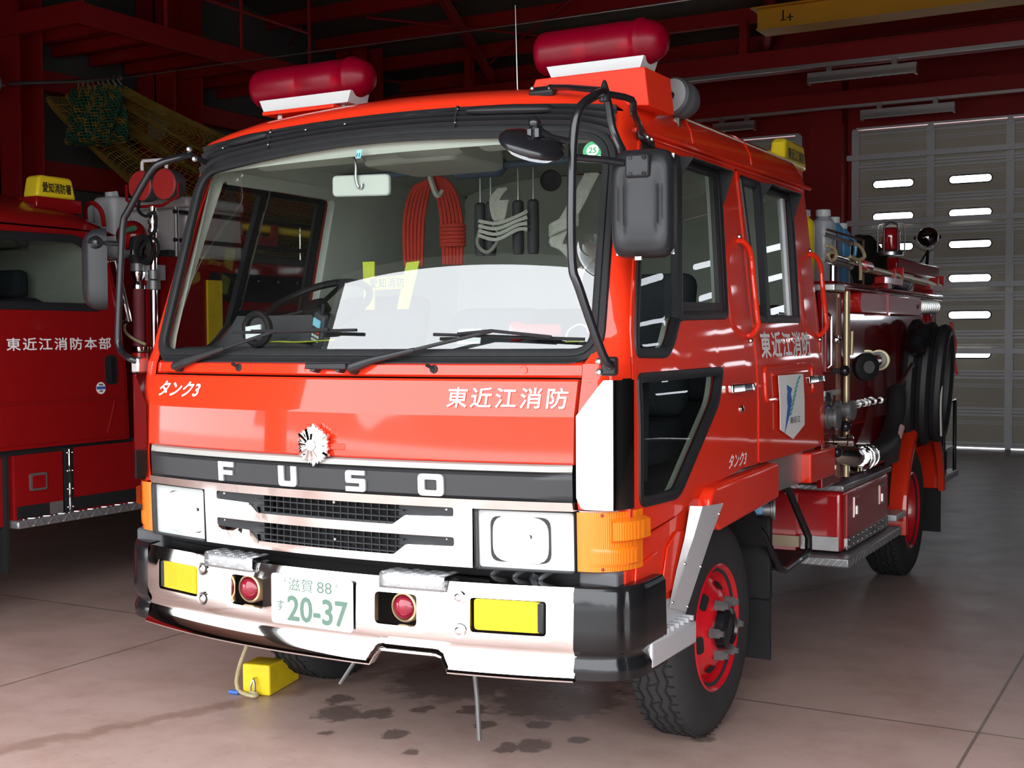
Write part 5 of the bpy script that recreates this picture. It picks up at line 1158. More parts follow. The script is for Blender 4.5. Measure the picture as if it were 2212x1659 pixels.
# chrome searchlight
c = Vector((.80, 5.66, 2.15))
o = B().lathe([(.068, .03), (.070, .02), (.070, 0), (.064, -.03), (.045, -.055), (.02, -.068), (.001, -.070)], c, (0, 1, .1), 28).build('searchlight', 'darkchrome', FE, smooth=60)
b = B().tube([c+Vector((-.078, 0, 0)), c+Vector((-.07, 0, -.06)), c+Vector((0, 0, -.095)), c+Vector((.07, 0, -.06)), c+Vector((.078, 0, 0))], .005, 6, False, 4); b.build('lamp_yoke', 'steel', o)
B().tube([c+Vector((0, 0, -.09)), c+Vector((-.03, -.05, -.16)), c+Vector((-.03, -.2, -.20))], .006, 6, False, 4).build('lamp_cable', 'rubber', o)
B().tube([c+Vector((0, 0, -.09)), (.80, 5.62, 1.94)], .012, 8).build('lamp_post', 'gloss', o)
for q in (-1, 1): B().lathe([(.012, 0), (.012, .014), (.001, .016)], c+Vector((q*.078, 0, 0)), (q, 0, 0), 10).build('yoke_knob', 'gloss', o)
# bottle rack rods
rk = B().tube([(.90, 2.70, 1.99), (.90, 3.42, 1.985), (.70, 3.42, 1.985)], .006, 6).build('bottle_rack', 'rackbrown', FE)
for y in (2.9, 3.42): B().tube([(.90, y, 1.985), (.90, y, 1.74)], .007, 6).build('rack_post', 'rackbrown', rk)
for z in (1.94, 1.82):
    B().tube([(.95, 2.45, z+.01), (.95, 2.95, z)], .011, 8).build('rack_rod', 'steel', rk); B().ball((.95, 2.95, z), .018, 10).build('rod_end', 'steel', rk)
B().tube([(.95, 2.92, 1.94), (.97, 3.05, 1.93), (.98, 3.12, 1.88), (.96, 3.06, 1.86), (.95, 2.95, 1.87), (.96, 3.10, 1.85), (.96, 3.12, 1.76)], .009, 6, False, 5).build('lashing', 'rope', rk)
B().tube([(.95, 2.50, 1.90), (.97, 2.56, 1.89), (.97, 2.60, 1.85), (.96, 2.55, 1.83), (.96, 2.50, 1.86), (.97, 2.57, 1.87)], .009, 6, False, 5).build('lashing', 'rope', rk)
B().tube([(.95, 2.93, 1.80), (.95, 2.98, 1.76), (.95, 3.0, 1.72), (.95, 2.95, 1.72), (.95, 2.93, 1.80)], .005, 6).build('snap_hook', 'steel', rk)
# ================================================================ SECOND ENGINE (left bay)
O2 = Vector((-3.95, 0, 0))
E2 = thing('fire_engine', 'dark red fire engine in the dim neighbouring bay, cab side with long white lettering', 'fire engine', tuple(O2))
def X2(z): return interp(z, [1.15, 1.6, 2.03, 2.12], [1.0, .985, .94, .925])
S2 = lambda a, b, d: (X2(b)+d, a, b)
S2m = lambda a, b, d: (-(X2(b)+d), a, b)
# cab: crew cab with rounded rear roof corner
def cab2(u, v):   # cross-section sweep of the roof, u across, v along y
    x = math.sin((u-.5)*math.pi)*.935; zz = interp(abs(x), [0, .5, .72, .85, .91, .935], [2.33, 2.305, 2.25, 2.195, 2.15, 2.10])
    y = lerp(-.35, 1.90, v); k = max(0, (y-1.45)/.45)
    return (x, y, 2.08+(zz-2.08)*math.sqrt(max(0, 1-k**2.2)))
b = B().grid(cab2, 36, 24)
Wn = [(p.x, p.y) for p in fillet([(.55, 2.015), (1.60, 2.035), (1.77, 1.95), (1.735, 1.668), (.58, 1.672)], [.05, .05, .08, .05, .08], 5)]
side = [(-.35, .90), (1.91, .905), (1.90, 1.30), (1.86, 1.75), (1.80, 2.09), (-.35, 2.09)]
arch = [(.98+.0*k, .9) for k in range(0)]
b.plate(side, [Wn], S2, 0, -.03, .15); b.plate(side, [Wn], S2m, 0, -.03, .15)
b.plate([(-.98, .9), (.98, .9), (.93, 2.1), (-.93, 2.1)], [], lambda a, c, d: (a, lerp(1.905, 1.80, (c-.9)/1.2)+d, c), -.04, -.01); b.box(-.98, .98, -.36, -.33, .6, 2.1)
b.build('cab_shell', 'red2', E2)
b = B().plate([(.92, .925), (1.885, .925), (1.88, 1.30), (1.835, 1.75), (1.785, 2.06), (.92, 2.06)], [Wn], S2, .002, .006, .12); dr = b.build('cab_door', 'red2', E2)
b = B(); ring(Wn, [(.03, .006), (.028, .012), (.0, .013), (-.015, .008), (-.016, -.012)], S2, b); b.build('window_seal', 'black', dr, recalc=False)
B().plate(Wn, [], S2, -.008, -.008, .1).build('window_pane', 'sideglass', dr, recalc=False)
b = B().tube([S2(.93, 1.148, .007), S2(1.88, 1.143, .007)], .006, 6).tube([S2(1.74, .95, .007), S2(1.80, 1.13, .007)], .004, 6); b.build('pressed_crease', 'red2', dr)
text('lettering', '東近江消防本部', 'white', dr, lambda a, c, d: S2(a, c, d+.007), 1.075, 1.785, 1.425, 1.493, .016, spacing=1.2)
h = B().prism([(p.x, p.y) for p in rrect(1.735, 1.825, 1.225, 1.392, .035, 5)], S2, .004, .012).build('door_handle', 'black', dr); B().prism([(p.x, p.y) for p in rrect(1.768, 1.792, 1.24, 1.375, .01)], S2, .012, .022).build('handle_lever', 'gloss', h)
q = B().prism([(1.700+.034*math.cos(k*.3142), 1.207+.034*math.sin(k*.3142)) for k in range(20)], S2, .005, .008).build('round_sticker', 'platewhite', dr)
B().prism([(1.667, 1.200), (1.733, 1.200), (1.733, 1.216), (1.667, 1.216)], S2, .008, .009).build('sticker_band', 'bluepaint', q)
for a0, a1, c in ((1.685, 1.715, 1.226), (1.69, 1.71, 1.19)): B().prism([(a0, c-.004), (a1, c-.004), (a1, c+.004), (a0, c+.004)], S2, .008, .009).build('sticker_print', 'darkgrey', q)
# cab lining and dim interior
b = B(); b.box(-.9, .9, 1.70, 1.74, .95, 2.05); b.plate(side, [Wn], S2, -.035, -.05, .3); b.plate(side, [Wn], S2m, -.035, -.05, .3); b.box(-.88, .88, -.2, 1.75, 2.03, 2.06); b.box(-.93, .93, -.3, 1.8, .95, 1.0)
b.build('cab_lining', 'grey', E2, smooth=0)
for x in (-.5, .0, .45):
    o = B().box(x-.2, x+.2, 1.45, 1.65, 1.1, 1.72).build('seat_back', 'seat', E2, bevel=.05); B().box(x-.11, x+.11, 1.5, 1.6, 1.72, 1.88).build('head_rest', 'seat', o, bevel=.03)
o = B().cyl((.25, 1.52, 1.2), (.25, 1.52, 1.75), .07, 16).build('air_cylinder', 'yellow', E2); B().cyl((.25, 1.52, 1.75), (.25, 1.52, 1.82), .02, 10).build('cylinder_valve', 'steel', o)
B().tube([(.6, 1.2, 1.85), (.6, 1.5, 1.5), (.62, 1.55, 1.3)], .012, 6).build('hanging_strap', 'black', E2); B().tube([(-.85, 1.3, 1.98), (.85, 1.3, 1.98)], .012, 8).build('grab_bar', 'steel', E2)
# roof items
o = ylamp(E2, 'roof_sign', (.70, 1.63, 2.28), .06, .14, .125, '愛知消防署', 'x')
B().box(.62, .78, 1.47, 1.79, 2.20, 2.28).build('sign_base', 'red2', o, bevel=.006)
o = B().tube([(.55, 1.05, 2.32), (.55, 1.05, 2.40), (.55, 1.35, 2.40), (.55, 1.35, 2.32)], .012, 8).build('roof_rail', 'steel', E2)
for k in range(2): B().ball((.60, 1.12+k*.14, 2.30), .05, 12, (1, 1, .7)).build('roof_dome', 'bodyred', o)
# lower body, lockers, step
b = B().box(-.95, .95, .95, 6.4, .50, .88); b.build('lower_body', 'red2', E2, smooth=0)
B().box(-.97, .97, .9, 2.0, .87, .905).build('gap_shade_strip', 'under', E2, smooth=0)  # black strip stands in for the shade between cab and lower body
l1 = B().box(.94, .985, 1.115, 1.44, .50, .872).build('side_locker', 'red2', E2, smooth=0, bevel=.004)
B().box(.985, .99, 1.13, 1.34, .535, .60).build('kick_strip', 'rubber', l1, smooth=0); B().box(.985, .992, 1.345, 1.43, .535, .60).build('kick_plate', 'alu', l1, smooth=0)
hb = B().prism([(p.x, p.y) for p in rrect(1.215, 1.325, .675, .768, .012)], lambda a, c, d: (d, a, c), .985, .993).build('locker_latch', 'nutgrey', l1); B().prism([(p.x, p.y) for p in rrect(1.227, 1.313, .687, .756, .008)], lambda a, c, d: (d, a, c), .990, .995).build('latch_well', 'red2', hb)
l2 = B().box(.94, .99, 1.50, 2.45, .50, .885).build('side_locker', 'red2', E2, smooth=0, bevel=.004)
B().box(.988, .994, 1.50, 2.45, .54, .61).build('kick_strip', 'rubber', l2, smooth=0)
B().box(.95, .992, 1.45, 1.505, .52, .885).build('corner_strip', 'rubber', l2, smooth=0); B().cyl((.995, 1.478, .53), (.995, 1.478, .88), .008, 8).build('hinge_rod', 'chrome', l2)
for k in range(4):
    for y in (1.46, 1.495): B().ball((.995, y, .56+k*.10), .005, 6).build('rivet', 'chrome', l2)
st = B().box(.60, 1.03, 1.10, 3.0, .487, .53).build('side_step', 'tread', E2, bevel=.012, seg=3)
b = B()
for k in range(26): b.obox((1.032, 1.16+k*.05, .508), (0, .012, .014 if k % 2 else -.014), (.002, 0, 0), (0, .003, .003)); b.obox((1.0, 1.16+k*.05, .532), (.012, .010 if k % 2 else -.010, 0), (.002, .003, 0), (0, 0, .002))
b.build('tread_ribs', 'alu', st, smooth=0)
B().box(.55, .98, 1.07, 1.085, .26, .88).build('mud_flap', 'rubber', E2, smooth=0)
for y in (.55, 5.2):
    for s in (1, -1): wheel(s*.95, y, s, front=False, par=E2, paint='wheelred')
B().box(-.45, .45, -.2, 6.3, .42, .60).build('chassis', 'under', E2, smooth=0)
# rear body with shutters
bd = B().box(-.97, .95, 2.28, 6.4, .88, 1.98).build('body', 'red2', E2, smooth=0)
B().box(.935, .96, 2.65, 4.6, 1.72, 1.90).build('black_band', 'black', bd, smooth=0)
B().box(.945, .965, 2.62, 2.75, .95, 1.85).build('reflective_stripe', 'chock', bd, smooth=0)
for k in range(5): B().ball((.965, 2.9+k*.2, 1.86), .008, 6).build('rivet', 'steel', bd)
B().box(.88, .97, 2.28, 6.4, 1.98, 2.02).build('body_rail', 'panel', bd, smooth=0)
for y in (2.95, 3.55): B().tube([(.955, y, 2.0), (.955, y, 2.25)], .006, 6).build('rail_post', 'steel', bd)
yp = B().tube([(.93, 2.55, 2.22), (.93, 4.6, 2.20)], .030, 12).build('yellow_pole', 'yellow', E2)
b = B(); b.prism([(2.75, 2.07), (3.22, 2.07), (3.28, 2.12), (3.28, 2.26), (3.24, 2.26), (3.22, 2.15), (3.12, 2.15), (3.10, 2.17), (3.02, 2.17), (3.0, 2.15), (2.92, 2.15), (2.75, 2.15)], lambda a, c, d: (d, a, c), .96, .985); b.build('red_hook', 'red2', yp, smooth=0)
B().box(.90, .97, 2.8, 2.86, 2.0, 2.2).build('hook_post', 'deepred', yp, smooth=0)
# hand rail behind the door, standpipe, lamp mast, hose reel tube
o = B().tube([(.94, 1.83, 1.93), (1.0, 1.835, 1.93), (1.03, 1.90, 1.585), (.98, 1.90, 1.58)], .013, 8).build('hand_rail', 'chrome', E2)
o = B().lathe([(.048, 0), (.050, .02), (.050, .10), (.046, .11), (.046, .15), (.040, .16)], (.895, 2.1, 1.93), (0, 0, 1), 20).build('standpipe', 'rubber', E2)
B().cyl((.895, 2.1, 1.885), (.895, 2.1, 1.93), .042, 16).build('pipe_collar', 'nutgrey', o); B().lathe([(.05, 0), (.05, .03)], (.895, 2.1, 1.98), (0, 0, 1), 20).build('white_band', 'platewhite', o)
B().lathe([(.03, -.08), (.024, -.05), (.045, -.01), (.045, .01)], (.895, 2.1, 1.87), (0, 0, 1), 18).build('pipe_neck', 'chrome', o); B().lathe([(.045, -.01), (.045, .012)], (.895, 2.1, 1.79), (0, 0, 1), 18).build('pipe_ring', 'chrome', o)
B().cyl((.895, 2.1, 1.42), (.90, 2.1, 1.79), .034, 16).build('pipe_sleeve', 'maroon', o)
B().lathe([(.05, 0), (.055, .01), (.055, .03), (.05, .035)], (.90, 2.1, 1.405), (0, 0, 1), 20).build('pipe_flange', 'chrome', o); B().cyl((.90, 2.1, 1.35), (.90, 2.1, 1.40), .05, 18).build('pipe_base', 'deepred', o)
for z in (1.345, 1.30, 1.255): B().lathe([(.02, -.02), (.030, -.01), (.030, .01), (.02, .02)], (.905, 2.1, z), (0, 0, 1), 16).build('ball_joint', 'chrome', o)
B().tube([(.85, 2.06, 1.62), (.84, 2.04, 1.54), (.90, 2.04, 1.49), (.99, 2.06, 1.45)], .009, 6, False, 4).build('strap', 'rope', o)
B().box(.86, .93, 2.14, 2.20, 1.35, 1.98).build('pipe_board', 'red2', o, smooth=0)
m_ = B().cyl((1.02, 2.1, 1.30), (1.025, 2.1, 2.26), .022, 14).build('lamp_mast', 'chrome', E2)
for z in (2.22, 2.17, 2.12, 2.06): B().lathe([(.024, -.012), (.030, -.010), (.030, .010), (.024, .012)], (1.025, 2.1, z), (0, 0, 1), 16).build('mast_collar', 'steel', m_)
for z, r in ((1.86, .034), (1.80, .040)): B().lathe([(.022, -.03), (r, -.025), (r, .025), (.022, .03)], (1.023, 2.1, z), (0, 0, 1), 18).build('mast_clamp', 'nutgrey', m_)
B().box(.93, 1.03, 2.12, 2.19, 1.83, 1.92).build('mast_bracket', 'alu', m_, smooth=0)
B().tube([(.815, 2.1, 2.40), (.815, 2.1, 2.31), (.90, 2.1, 2.265), (1.10, 2.1, 2.262), (1.23, 2.1, 2.31), (1.23, 2.1, 2.39)], .009, 8).build('lamp_yoke', 'red2', m_)
for x in (.935, 1.128):
    o = B().lathe([(.088, 0), (.092, .004), (.092, .05), (.085, .09), (.05, .11), (.001, .115)], (x, 2.09, 2.385), (0, 1, 0), 32).build('mast_lamp', 'darkgrey', m_)
    B().lathe([(.090, .0), (.085, .006), (.001, .008)], (x, 2.089, 2.385), (0, -1, 0), 32).build('lamp_cover', 'lampred', o)
B().tube([(.935, 2.11, 2.465), (.935, 2.11, 2.525), (.945, 2.11, 2.535), (1.12, 2.11, 2.53), (1.13, 2.11, 2.52), (1.13, 2.11, 2.465)], .010, 8).build('lamp_handle', 'platewhite', m_)
B().tube([(.94, 2.08, 2.30), (.95, 2.06, 2.24), (1.02, 2.05, 2.20), (1.08, 2.06, 2.22), (1.06, 2.08, 2.12), (.97, 2.06, 2.02), (.96, 2.06, 1.96), (1.03, 2.05, 1.94), (1.10, 2.06, 1.98), (1.09, 2.06, 2.06), (1.02, 2.05, 2.08)], .010, 6, False, 5).build('coiled_cable', 'rubber', m_)
for k in range(3): B().tube([(1.02+.065*math.cos(a*.5236), 2.04-.01*k, 2.0+.075*math.sin(a*.5236)+k*.006) for a in range(12)], .008, 6, True, 3).build('coiled_cable', 'rubber', m_)
o = B().tube([(1.0, 2.3, 2.25), (1.0, 3.6, 2.25)], .014, 8).tube([(1.0, 2.3, 2.08), (1.0, 3.6, 2.08)], .014, 8).build('roof_rack', 'black', E2)
B().tube([(1.0, 2.32, 1.98), (1.0, 2.32, 2.28)], .014, 8).build('rack_post', 'steel', o)
B().tube([(.58, 2.0, 2.2), (.60, 1.98, 2.27), (.68, 1.96, 2.29), (.73, 1.98, 2.24), (.73, 2.0, 2.15)], .014, 8, False, 4).build('red_hoop', 'red2', E2)
B().ball((.83, 2.12, 2.10), .10, 16, (1, .8, .9)).build('red_drum', 'red2', E2)
B().tube([(.88, 2.02, 2.12), (.98, 2.0, 2.13)], .016, 8).build('green_nozzle', 'netg', E2)
# ---- loose things on the second engine
def jug(loc, sx, sy, sz, cap, label, m='jug'):
    t = thing('jerry_can', label, 'jerry can', loc, 0, 'white plastic cans on the other engine')
    o = B().box(-sx, sx, -sy, sy, 0, sz).build('body', m, t, bevel=.045, seg=4)
    B().cyl((cap, 0, sz-.005), (cap, 0, sz+.035), .035, 16).build('screw_cap', m, t)
    B().tube([(-sx*.6, 0, sz-.01), (-sx*.5, 0, sz+.03), (sx*.0, 0, sz+.03), (sx*.1, 0, sz-.01)], .014, 8).build('grip', m, t)
jug((-3.56, 2.42, 1.98), .105, .12, .40, -.11 if False else -.05, 'larger white plastic jerry can standing behind the other cab roof, beside the quilted box')
jug((-3.80, 2.55, 1.98), .08, .12, .385, .02, 'smaller white plastic jerry can furthest from the quilted box, half hidden by the cab roof')
t = thing('quilted_box', 'grey quilted silver box on top of the other engine behind the twin red lamps', 'box', (-3.28, 2.90, 1.98))
b = B(); b.box(-.17, .32, -.48, .02, 0, .31); b.build('casing', 'quilt', t, bevel=.02)
b = B(); b.box(-.18, .33, -.49, .03, .31, .375); b.build('lid', 'quilt', t, bevel=.015)
# ================================================================ LOOSE THINGS
# wheel chock with rope
t = thing('wheel_chock', 'yellow wedge wheel chock with a rope and steel ring, on the floor before the tyre', 'wheel chock', (-.92, .64, 0), math.radians(12))
B().prism([(0, 0), (.27, 0), (.265, .03), (.12, .128), (0, .128)], lambda a, c, d: (d, a, c), -.064, .064).build('block', 'chock', t, bevel=.008, seg=3)
B().tube([(0, -.004, .075), (-.0, -.02, .072), (.008, -.024, .05), (.008, -.022, .022), (0, -.018, .014), (-.010, -.022, .022), (-.010, -.024, .05), (-.002, -.018, .07)], .0045, 6, True, 4).build('ring', 'steel', t)
B().tube([(-.015, -.02, .018), (.02, -.03, .012), (.012, -.045, .010), (-.03, -.035, .012), (-.07, -.015, .016), (-.085, -.005, .03), (-.09, .0, .06), (-.075, .0, .12), (-.055, .01, .18), (-.035, .03, .25), (-.02, .06, .33), (.02, .12, .46)], .0085, 8, False, 6).build('rope', 'rope', t)
B().tube([(-.07, -.02, .010), (-.115, -.015, .010)], .0095, 8).build('rope_tape', 'bluepaint', t)
# drain rods under the bumper belong to the engine
B().tube([(.215, .42, .60), (.222, .50, .30), (.235, .50, .18), (.243, .50, .03)], .009, 8).build('hanging_hose', 'nutgrey', FE)
B().tube([(-.24, .52, .34), (-.30, .50, .26), (-.379, .50, .154)], .008, 8).build('hanging_hose', 'nutgrey', FE)
# suction hose from elbow up over the mudguard
hs = B().tube([(1.02, 2.95, .872), (1.03, 3.15, .875), (1.04, 3.35, .90), (1.04, 3.50, .96), (1.04, 3.60, 1.05), (1.03, 3.66, 1.13), (1.02, 3.70, 1.17)], .055, 16, False, 8).build('suction_hose', 'hose')
tag(hs, 'thick black suction hose curving up from the chrome elbow over the locker', 'hose')
for a, m, r in (((1.02, 2.93, .872), 'chrome', .066), ((1.025, 3.02, .873), 'chrome', .060)): B().lathe([(r-.012, -.012), (r, -.010), (r, .010), (r-.012, .012)], a, (0, 1, 0), 22).build('hose_band', m, hs)
B().tube([(1.080, 3.44, .940), (1.081, 3.51, .985)], .022, 10).build('hose_label', 'labelpink', hs)
B().tube([(1.015, 3.71, 1.17), (1.03, 3.78, 1.22), (1.04, 3.90, 1.28), (1.045, 3.98, 1.31)], [.02, .016, .012, .014], 10).build('hose_handle', 'steel', hs)
# coiled black hoses on the rear side
def coil(loc, n, ry, rz, r, label, tilt):
    t = thing('hose_coil', label, 'hose', loc)
    for k in range(n):
        B().tube([((k-(n-1)/2)*r*1.75+tilt*math.sin(a*.3927), ry*math.cos(a*.3927)*(1-.06*k), rz*math.sin(a*.3927)*(1-.05*k)) for a in range(16)], r, 10, True, 3).build('hose_loop', 'hose', t)
    return t
t = coil((1.05, 4.38, 1.19), 3, .17, .34, .045, 'black hose coil hanging over the rear mudguard', .02)
B().lathe([(.05, 0), (.066, .01), (.066, .03), (.058, .035), (.058, .07), (.07, .075), (.07, .11), (.05, .12), (.045, .16)], (-.02, -.30, .20), (.3, .5, .7), 24).build('coupling', 'gloss', t)
B().tube([(.12, .08, .36), (.125, .10, .30), (.13, .16, .24), (.12, .18, .14), (.13, .22, .05)], .010, 8, False, 4).build('tie_cord', 'ropered', t)
B().tube([(.11, -.06, .30), (.115, -.14, .10), (.11, -.18, -.12), (.11, -.16, -.30)], .006, 6, False, 4).build('tie_rope', 'ropewhite', t)
# bottles in the rack behind the cab
def bottle(loc, r, h, body, cap, label, hand=False):
    t = thing('bottle', label, 'bottle', loc, 0, 'bottles in the rack behind the crew cab')
    B().lathe([(r*.9, 0), (r, .01), (r, h*.78), (r*.92, h*.84), (r*.5, h*.90), (r*.5, h*.92)], (0, 0, 0), (0, 0, 1), 24).build('body', body, t)
    B().lathe([(r*.62, h*.91), (r*.62, h*.99), (r*.55, h)], (0, 0, 0), (0, 0, 1), 20).build('cap', cap, t)
    if hand: B().tube([(r*.9, 0, h*.75), (r*1.5, 0, h*.70), (r*1.5, 0, h*.5), (r*.95, 0, h*.42)], .010, 8, False, 3).build('grip', body, t)
    return t
t = bottle((.80, 2.66, 1.74), .050, .345, 'yellow', 'greyjug', 'yellow bottle with black print, half hidden by the rear edge of the cab'); 
B().prism([(-.02, .20), (.02, .20), (.02, .28), (-.02, .28)], lambda a, c, d: (a*.6+.02, -.046-d, c-.02), 0, .001).build('print', 'ink', t)
bottle((.80, 3.00, 1.74), .060, .375, 'greyjug', 'jug', 'tall grey translucent bottle with a wide white cap in the rack')
bottle((.80, 3.21, 1.74), .048, .355, 'blue', 'jug', 'blue bottle with white cap next to the tall grey bottle')
bottle((.80, 3.37, 1.74), .046, .335, 'blue', 'jug', 'blue bottle with a side grip, last in the rack toward the rear', True)
# dark cover over gear on the deck
def hump(u, v):
    x = lerp(-.21, .21, u); y = lerp(-.40, .40, v); s = (math.sin(u*math.pi)**.6)*(math.sin(min(1, v*1.05)*math.pi)**.45)
    return (x, y, s*(.34+.04*math.sin(v*5-.6)+.015*math.sin(u*19)*math.cos(v*17)))
o = B().grid(hump, 24, 32).build('gear_cover', 'tarp'); o.location = (.55, 4.90, 1.745); tag(o, 'dark cloth cover humped over gear on the deck beside the caged red beacon', 'cover')
o = B().tube([(0, 0, 0), (0, .5, 0)], .045, 14).build('rolled_sleeve', 'bluenavy'); o.location = (.885, 4.05, 1.79); tag(o, 'dark blue roll lying under the red hook brackets on the deck', 'roll')
for y in (.03, .45): B().lathe([(.046, -.008), (.048, 0), (.046, .008)], (0, y, 0), (0, 1, 0), 16).build('strap_band', 'steel', o)
# ---- inside the cab
def coilrope(name, loc, m, label, w, h, n, cat='rope', wrap=True):
    t = thing(name, label, cat, loc)
    for k in range(n):
        d = (k-(n-1)/2)*.016
        B().tube([(-w+d*.8, d*.4, -h), (-w*.95+d, d*.3, -h*.45), (-w*.55+d, 0, -h*.08), (0, 0, .0+d*.4), (w*.55+d, .0, -h*.08), (w*.95+d, d*.3, -h*.45), (w+d*.8, d*.4, -h)], .008, 6, False, 6).build('strand', m, t)
    if wrap:
        for k in range(6): B().tube([(w+.055*math.cos(a*.7854), .03*math.sin(a*.7854), -h*.55-k*.016) for a in range(8)], .008, 6, True, 2).build('wrap', m, t)
    return t
t = coilrope('rope_coil', (-.345, 1.13, 2.145), 'ropered', 'red rope coil hanging from the pale strap inside the cab, beside the rear-view mirror', .098, .36, 6)
B().tube([(0, 0, .04), (.0, -.02, .02), (.03, -.03, -.05), (.04, -.02, -.07), (.05, 0, -.05)], .012, 6, False, 4).build('strap', 'grey', t)
def bundle(loc, label):
    t = thing('rope_bundle', label, 'rope', loc)
    for k in range(4): B().tube([(-.02+k*.012, 0, .0), (-.06+k*.012, 0, -.05), (-.04+k*.012, 0, -.13), (-.01+k*.01, 0, -.05)], .007, 6, False, 5).build('strand', 'ropewhite', t)
    for k in range(4): B().tube([(-.11, -.01, -.13-k*.02), (-.02, -.02, -.145-k*.022), (.07, -.01, -.12-k*.018), (.11, 0, -.10-k*.025)], .008, 6, False, 5).build('strand', 'ropewhite', t)
    for k in range(2): B().tube([(-.10, 0, -.14), (-.12, -.01, -.22), (-.07, -.01, -.26), (-.02, 0, -.20), (-.05, 0, -.15)], .008, 6, False, 5).build('loop', 'ropewhite', t)
bundle((.0, 1.13, 2.09), 'white rope bundle hanging from the blue rail in the middle of the cab')
t = thing('rope_hank', 'white rope hank slung near the passenger window behind the windscreen sticker', 'rope', (.33, 1.12, 2.10))
for k in range(5): B().tube([(.10-k*.012, 0, .02), (.03-k*.014, 0, -.10), (-.06-k*.012, 0, -.24), (-.03, 0, -.30+k*.01)], .009, 6, False, 5).build('strand', 'ropewhite', t)
for k in range(4): B().tube([(-.05+.06*math.cos(a*.7854), .03*math.sin(a*.7854), -.16-k*.012+.02*math.cos(a*.7854)) for a in range(8)], .008, 6, True, 2).build('wrap', 'ropewhite', t)
def pouch(x, label, m='darkgrey'):
    t = thing('torch_pouch', label, 'pouch', (x, 1.17, 2.04), 0, 'dark pouches hanging from the blue rail')
    B().lathe([(.015, 0), (.024, -.01), (.024, -.20), (.02, -.22)], (0, 0, 0), (0, 0, 1), 16).build('case', m, t); B().tube([(0, 0, .13), (0, 0, 0)], .004, 6).build('hook', 'steel', t)
for x, lb in ((-.135, 'dark torch pouch hanging just right of the red rope coil'), (-.085, 'dark torch pouch hanging between the red rope coil and white rope bundle'), (.045, 'dark pouch hanging above the white rope bundle'), (.115, 'dark pouch hanging beyond the white rope bundle')): pouch(x, lb)
# high visibility harness on the middle seat
t = thing('safety_vest', 'yellow reflective vest with black lettering draped over the middle seat back', 'vest', (-.44, .965, 1.80))
vf = lambda a, c, d: (a, -d-.10*(-c)*.2, c)
B().prism([(-.145, 0), (-.085, .0), (-.085, -.20), (-.135, -.20)], vf, 0, .006).build('shoulder_strap', 'hivis', t, smooth=0)
B().prism([(.075, -.01), (.14, -.005), (.085, -.20), (.03, -.20)], vf, 0, .006).build('shoulder_strap', 'hivis', t, smooth=0)
ch = B().prism([(-.12, -.07), (.085, -.06), (.08, -.115), (-.12, -.12)], vf, .002, .009).build('chest_band', 'hivis', t, smooth=0)
text('vest_text', '愛知消防', 'ink', ch, lambda a, c, d: vf(a, c, d+.0095), -.105, .07, -.112, -.070, .012, spacing=1.1)
# radio handset, card, torch, strap, notebook on the dashboard
t = thing('radio_handset', 'dark grey radio handset with keypad leaning on the dashboard behind the wiper', 'radio', (-.30, .30, 1.465), math.radians(-20))
B().obox((0, 0, .045), (.032, 0, -.012), (0, .012, .004), (.014, 0, .06)).build('body', 'darkgrey', t, bevel=.006)
B().obox((.005, -.016, .072), (.022, 0, -.008), (0, .002, 0), (.004, 0, .014)).build('display', 'cyan', t, smooth=0)
for i in range(3):
    for j in range(3): B().obox((-.016+i*.016-j*.004, -.018, .045-j*.015-i*.005), (.005, 0, -.002), (0, .002, 0), (.001, 0, .004)).build('key', 'grey' if j else 'ropered', t, smooth=0)
B().tube([(.02, 0, .10), (.03, .0, .14)], .008, 8).build('aerial', 'black', t)
B().tube([(-.03+.012*math.cos(k*1.6)-k*.002, -.02+.012*math.sin(k*1.6), .004+.0*k) for k in range(50)], .003, 5).build('coiled_lead', 'black', t)
o = B().tube([(-.52, .20, 1.465), (-.42, .215, 1.47), (-.34, .20, 1.468), (-.28, .22, 1.47), (-.20, .26, 1.475)], .014, 6, False, 5, .25).build('yellow_strap', 'hivis'); tag(o, 'thin yellow strap lying along the dashboard under the radio handset', 'strap')
t = thing('device_holder', 'black cupped holder with a white display standing on the dashboard by the steering wheel', 'holder', (-.50, .190, 1.452))
B().tube([(.055*math.cos(k*.3927), .0, .065+.055*math.sin(k*.3927)) for k in range(16)], .014, 8, True, 2).build('ring', 'rubber', t); B().obox((.0, -.02, .055), (.035, 0, .004), (0, .004, 0), (0, 0, .022)).build('display', 'platewhite', t, smooth=0)
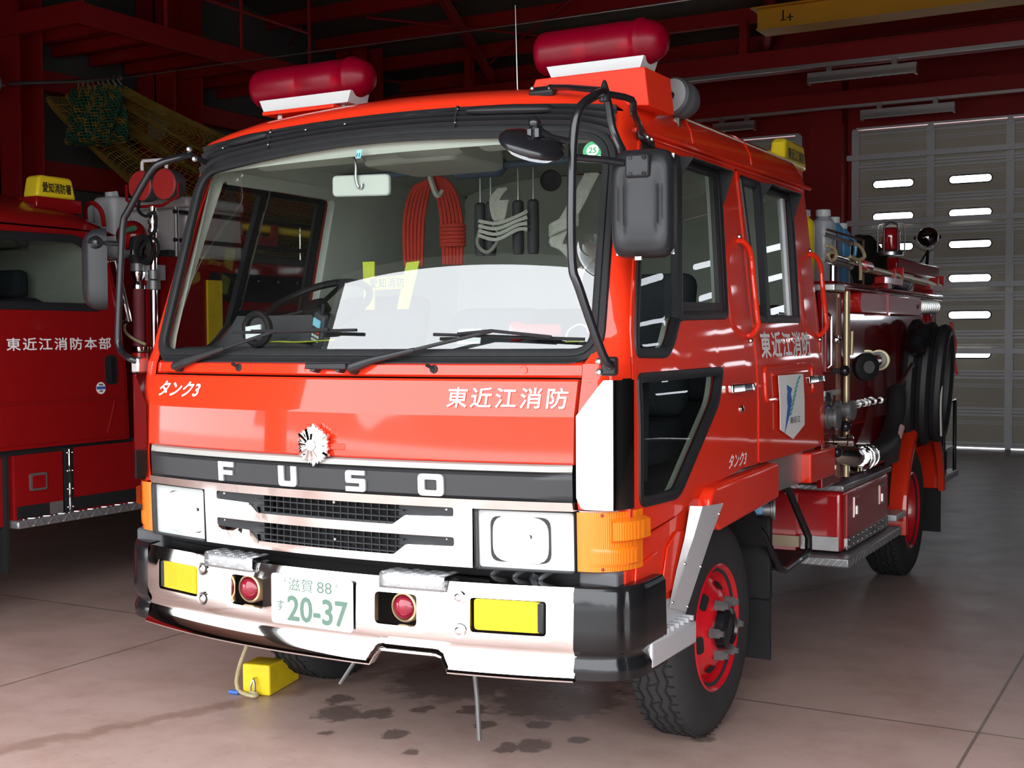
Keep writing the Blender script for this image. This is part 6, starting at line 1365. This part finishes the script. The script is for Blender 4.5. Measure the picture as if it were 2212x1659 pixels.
o = B().box(-.045, .045, -.003, .003, 0, .055).build('white_card', 'platewhite', bevel=.002); o.location = (.27, .40, 1.458); o.rotation_euler = (-.3, 0, .1); tag(o, 'small white card standing on the dashboard, passenger side', 'card')
t = thing('hand_torch', 'red hand torch lying on the dashboard on the passenger side, lens facing out', 'torch', (.46, .36, 1.50), math.radians(15))
B().lathe([(.001, 0), (.030, 0), (.034, .01), (.034, .03), (.026, .05), (.026, .16), (.022, .17), (.001, .17)], (0, 0, 0), (1, .25, 0), 20).build('case', 'lampred', t); B().lathe([(.026, .0), (.001, -.006)], (0, 0, 0), (1, .25, 0), 20).build('lens', 'platewhite', t)
t = thing('white_rope', 'white rope looped in strands below the round mirror inside the windscreen', 'rope', (.66, .62, 1.62))
for k in range(6): B().tube([(-.06+k*.02, 0, .10), (-.075+k*.02, -.012, .06), (-.065+k*.02, 0, .0), (-.06+k*.02, .012, .06)], .009, 6, True, 4).build('strand', 'ropewhite', t)
for k in range(4): B().tube([(-.03+k*.022, 0, -.01), (-.03+k*.024, -.01, -.06), (-.03+k*.022, 0, -.12)], .009, 6, False, 4).build('tail', 'ropewhite', t)
t = thing('key_tags', 'bunch of yellow and white key tags on the passenger end of the dashboard', 'key tags', (.70, .30, 1.462))
for k, (m, a) in enumerate((('hivis', .6), ('platewhite', 1.4), ('teal', 2.2), ('cyan', 2.8))): B().obox((.03*math.cos(a), .02*math.sin(a), .004+k*.004), (.03*math.cos(a), .03*math.sin(a), 0), (-.009*math.sin(a), .009*math.cos(a), 0), (0, 0, .0015)).build('tag', m, t, smooth=0)
B().tube([(.0, 0, .006), (.01, 0, .04), (.05, .01, .06), (.09, .02, .03)], .003, 5, False, 4).build('string', 'ropewhite', t)
o = B().lathe([(.085, 0), (.08, .012), (.05, .02), (.001, .02)], (0, 0, 0), (-.35, -.9, .1), 26).build('inner_round_mirror', 'gloss'); o.location = (.80, .36, 1.66)
o.parent = FE
B().lathe([(.078, .014), (.001, .022)], (.80, .36, 1.66), (-.35, -.9, .1), 26, False).build('mirror_glass', 'mirrorg', FE)
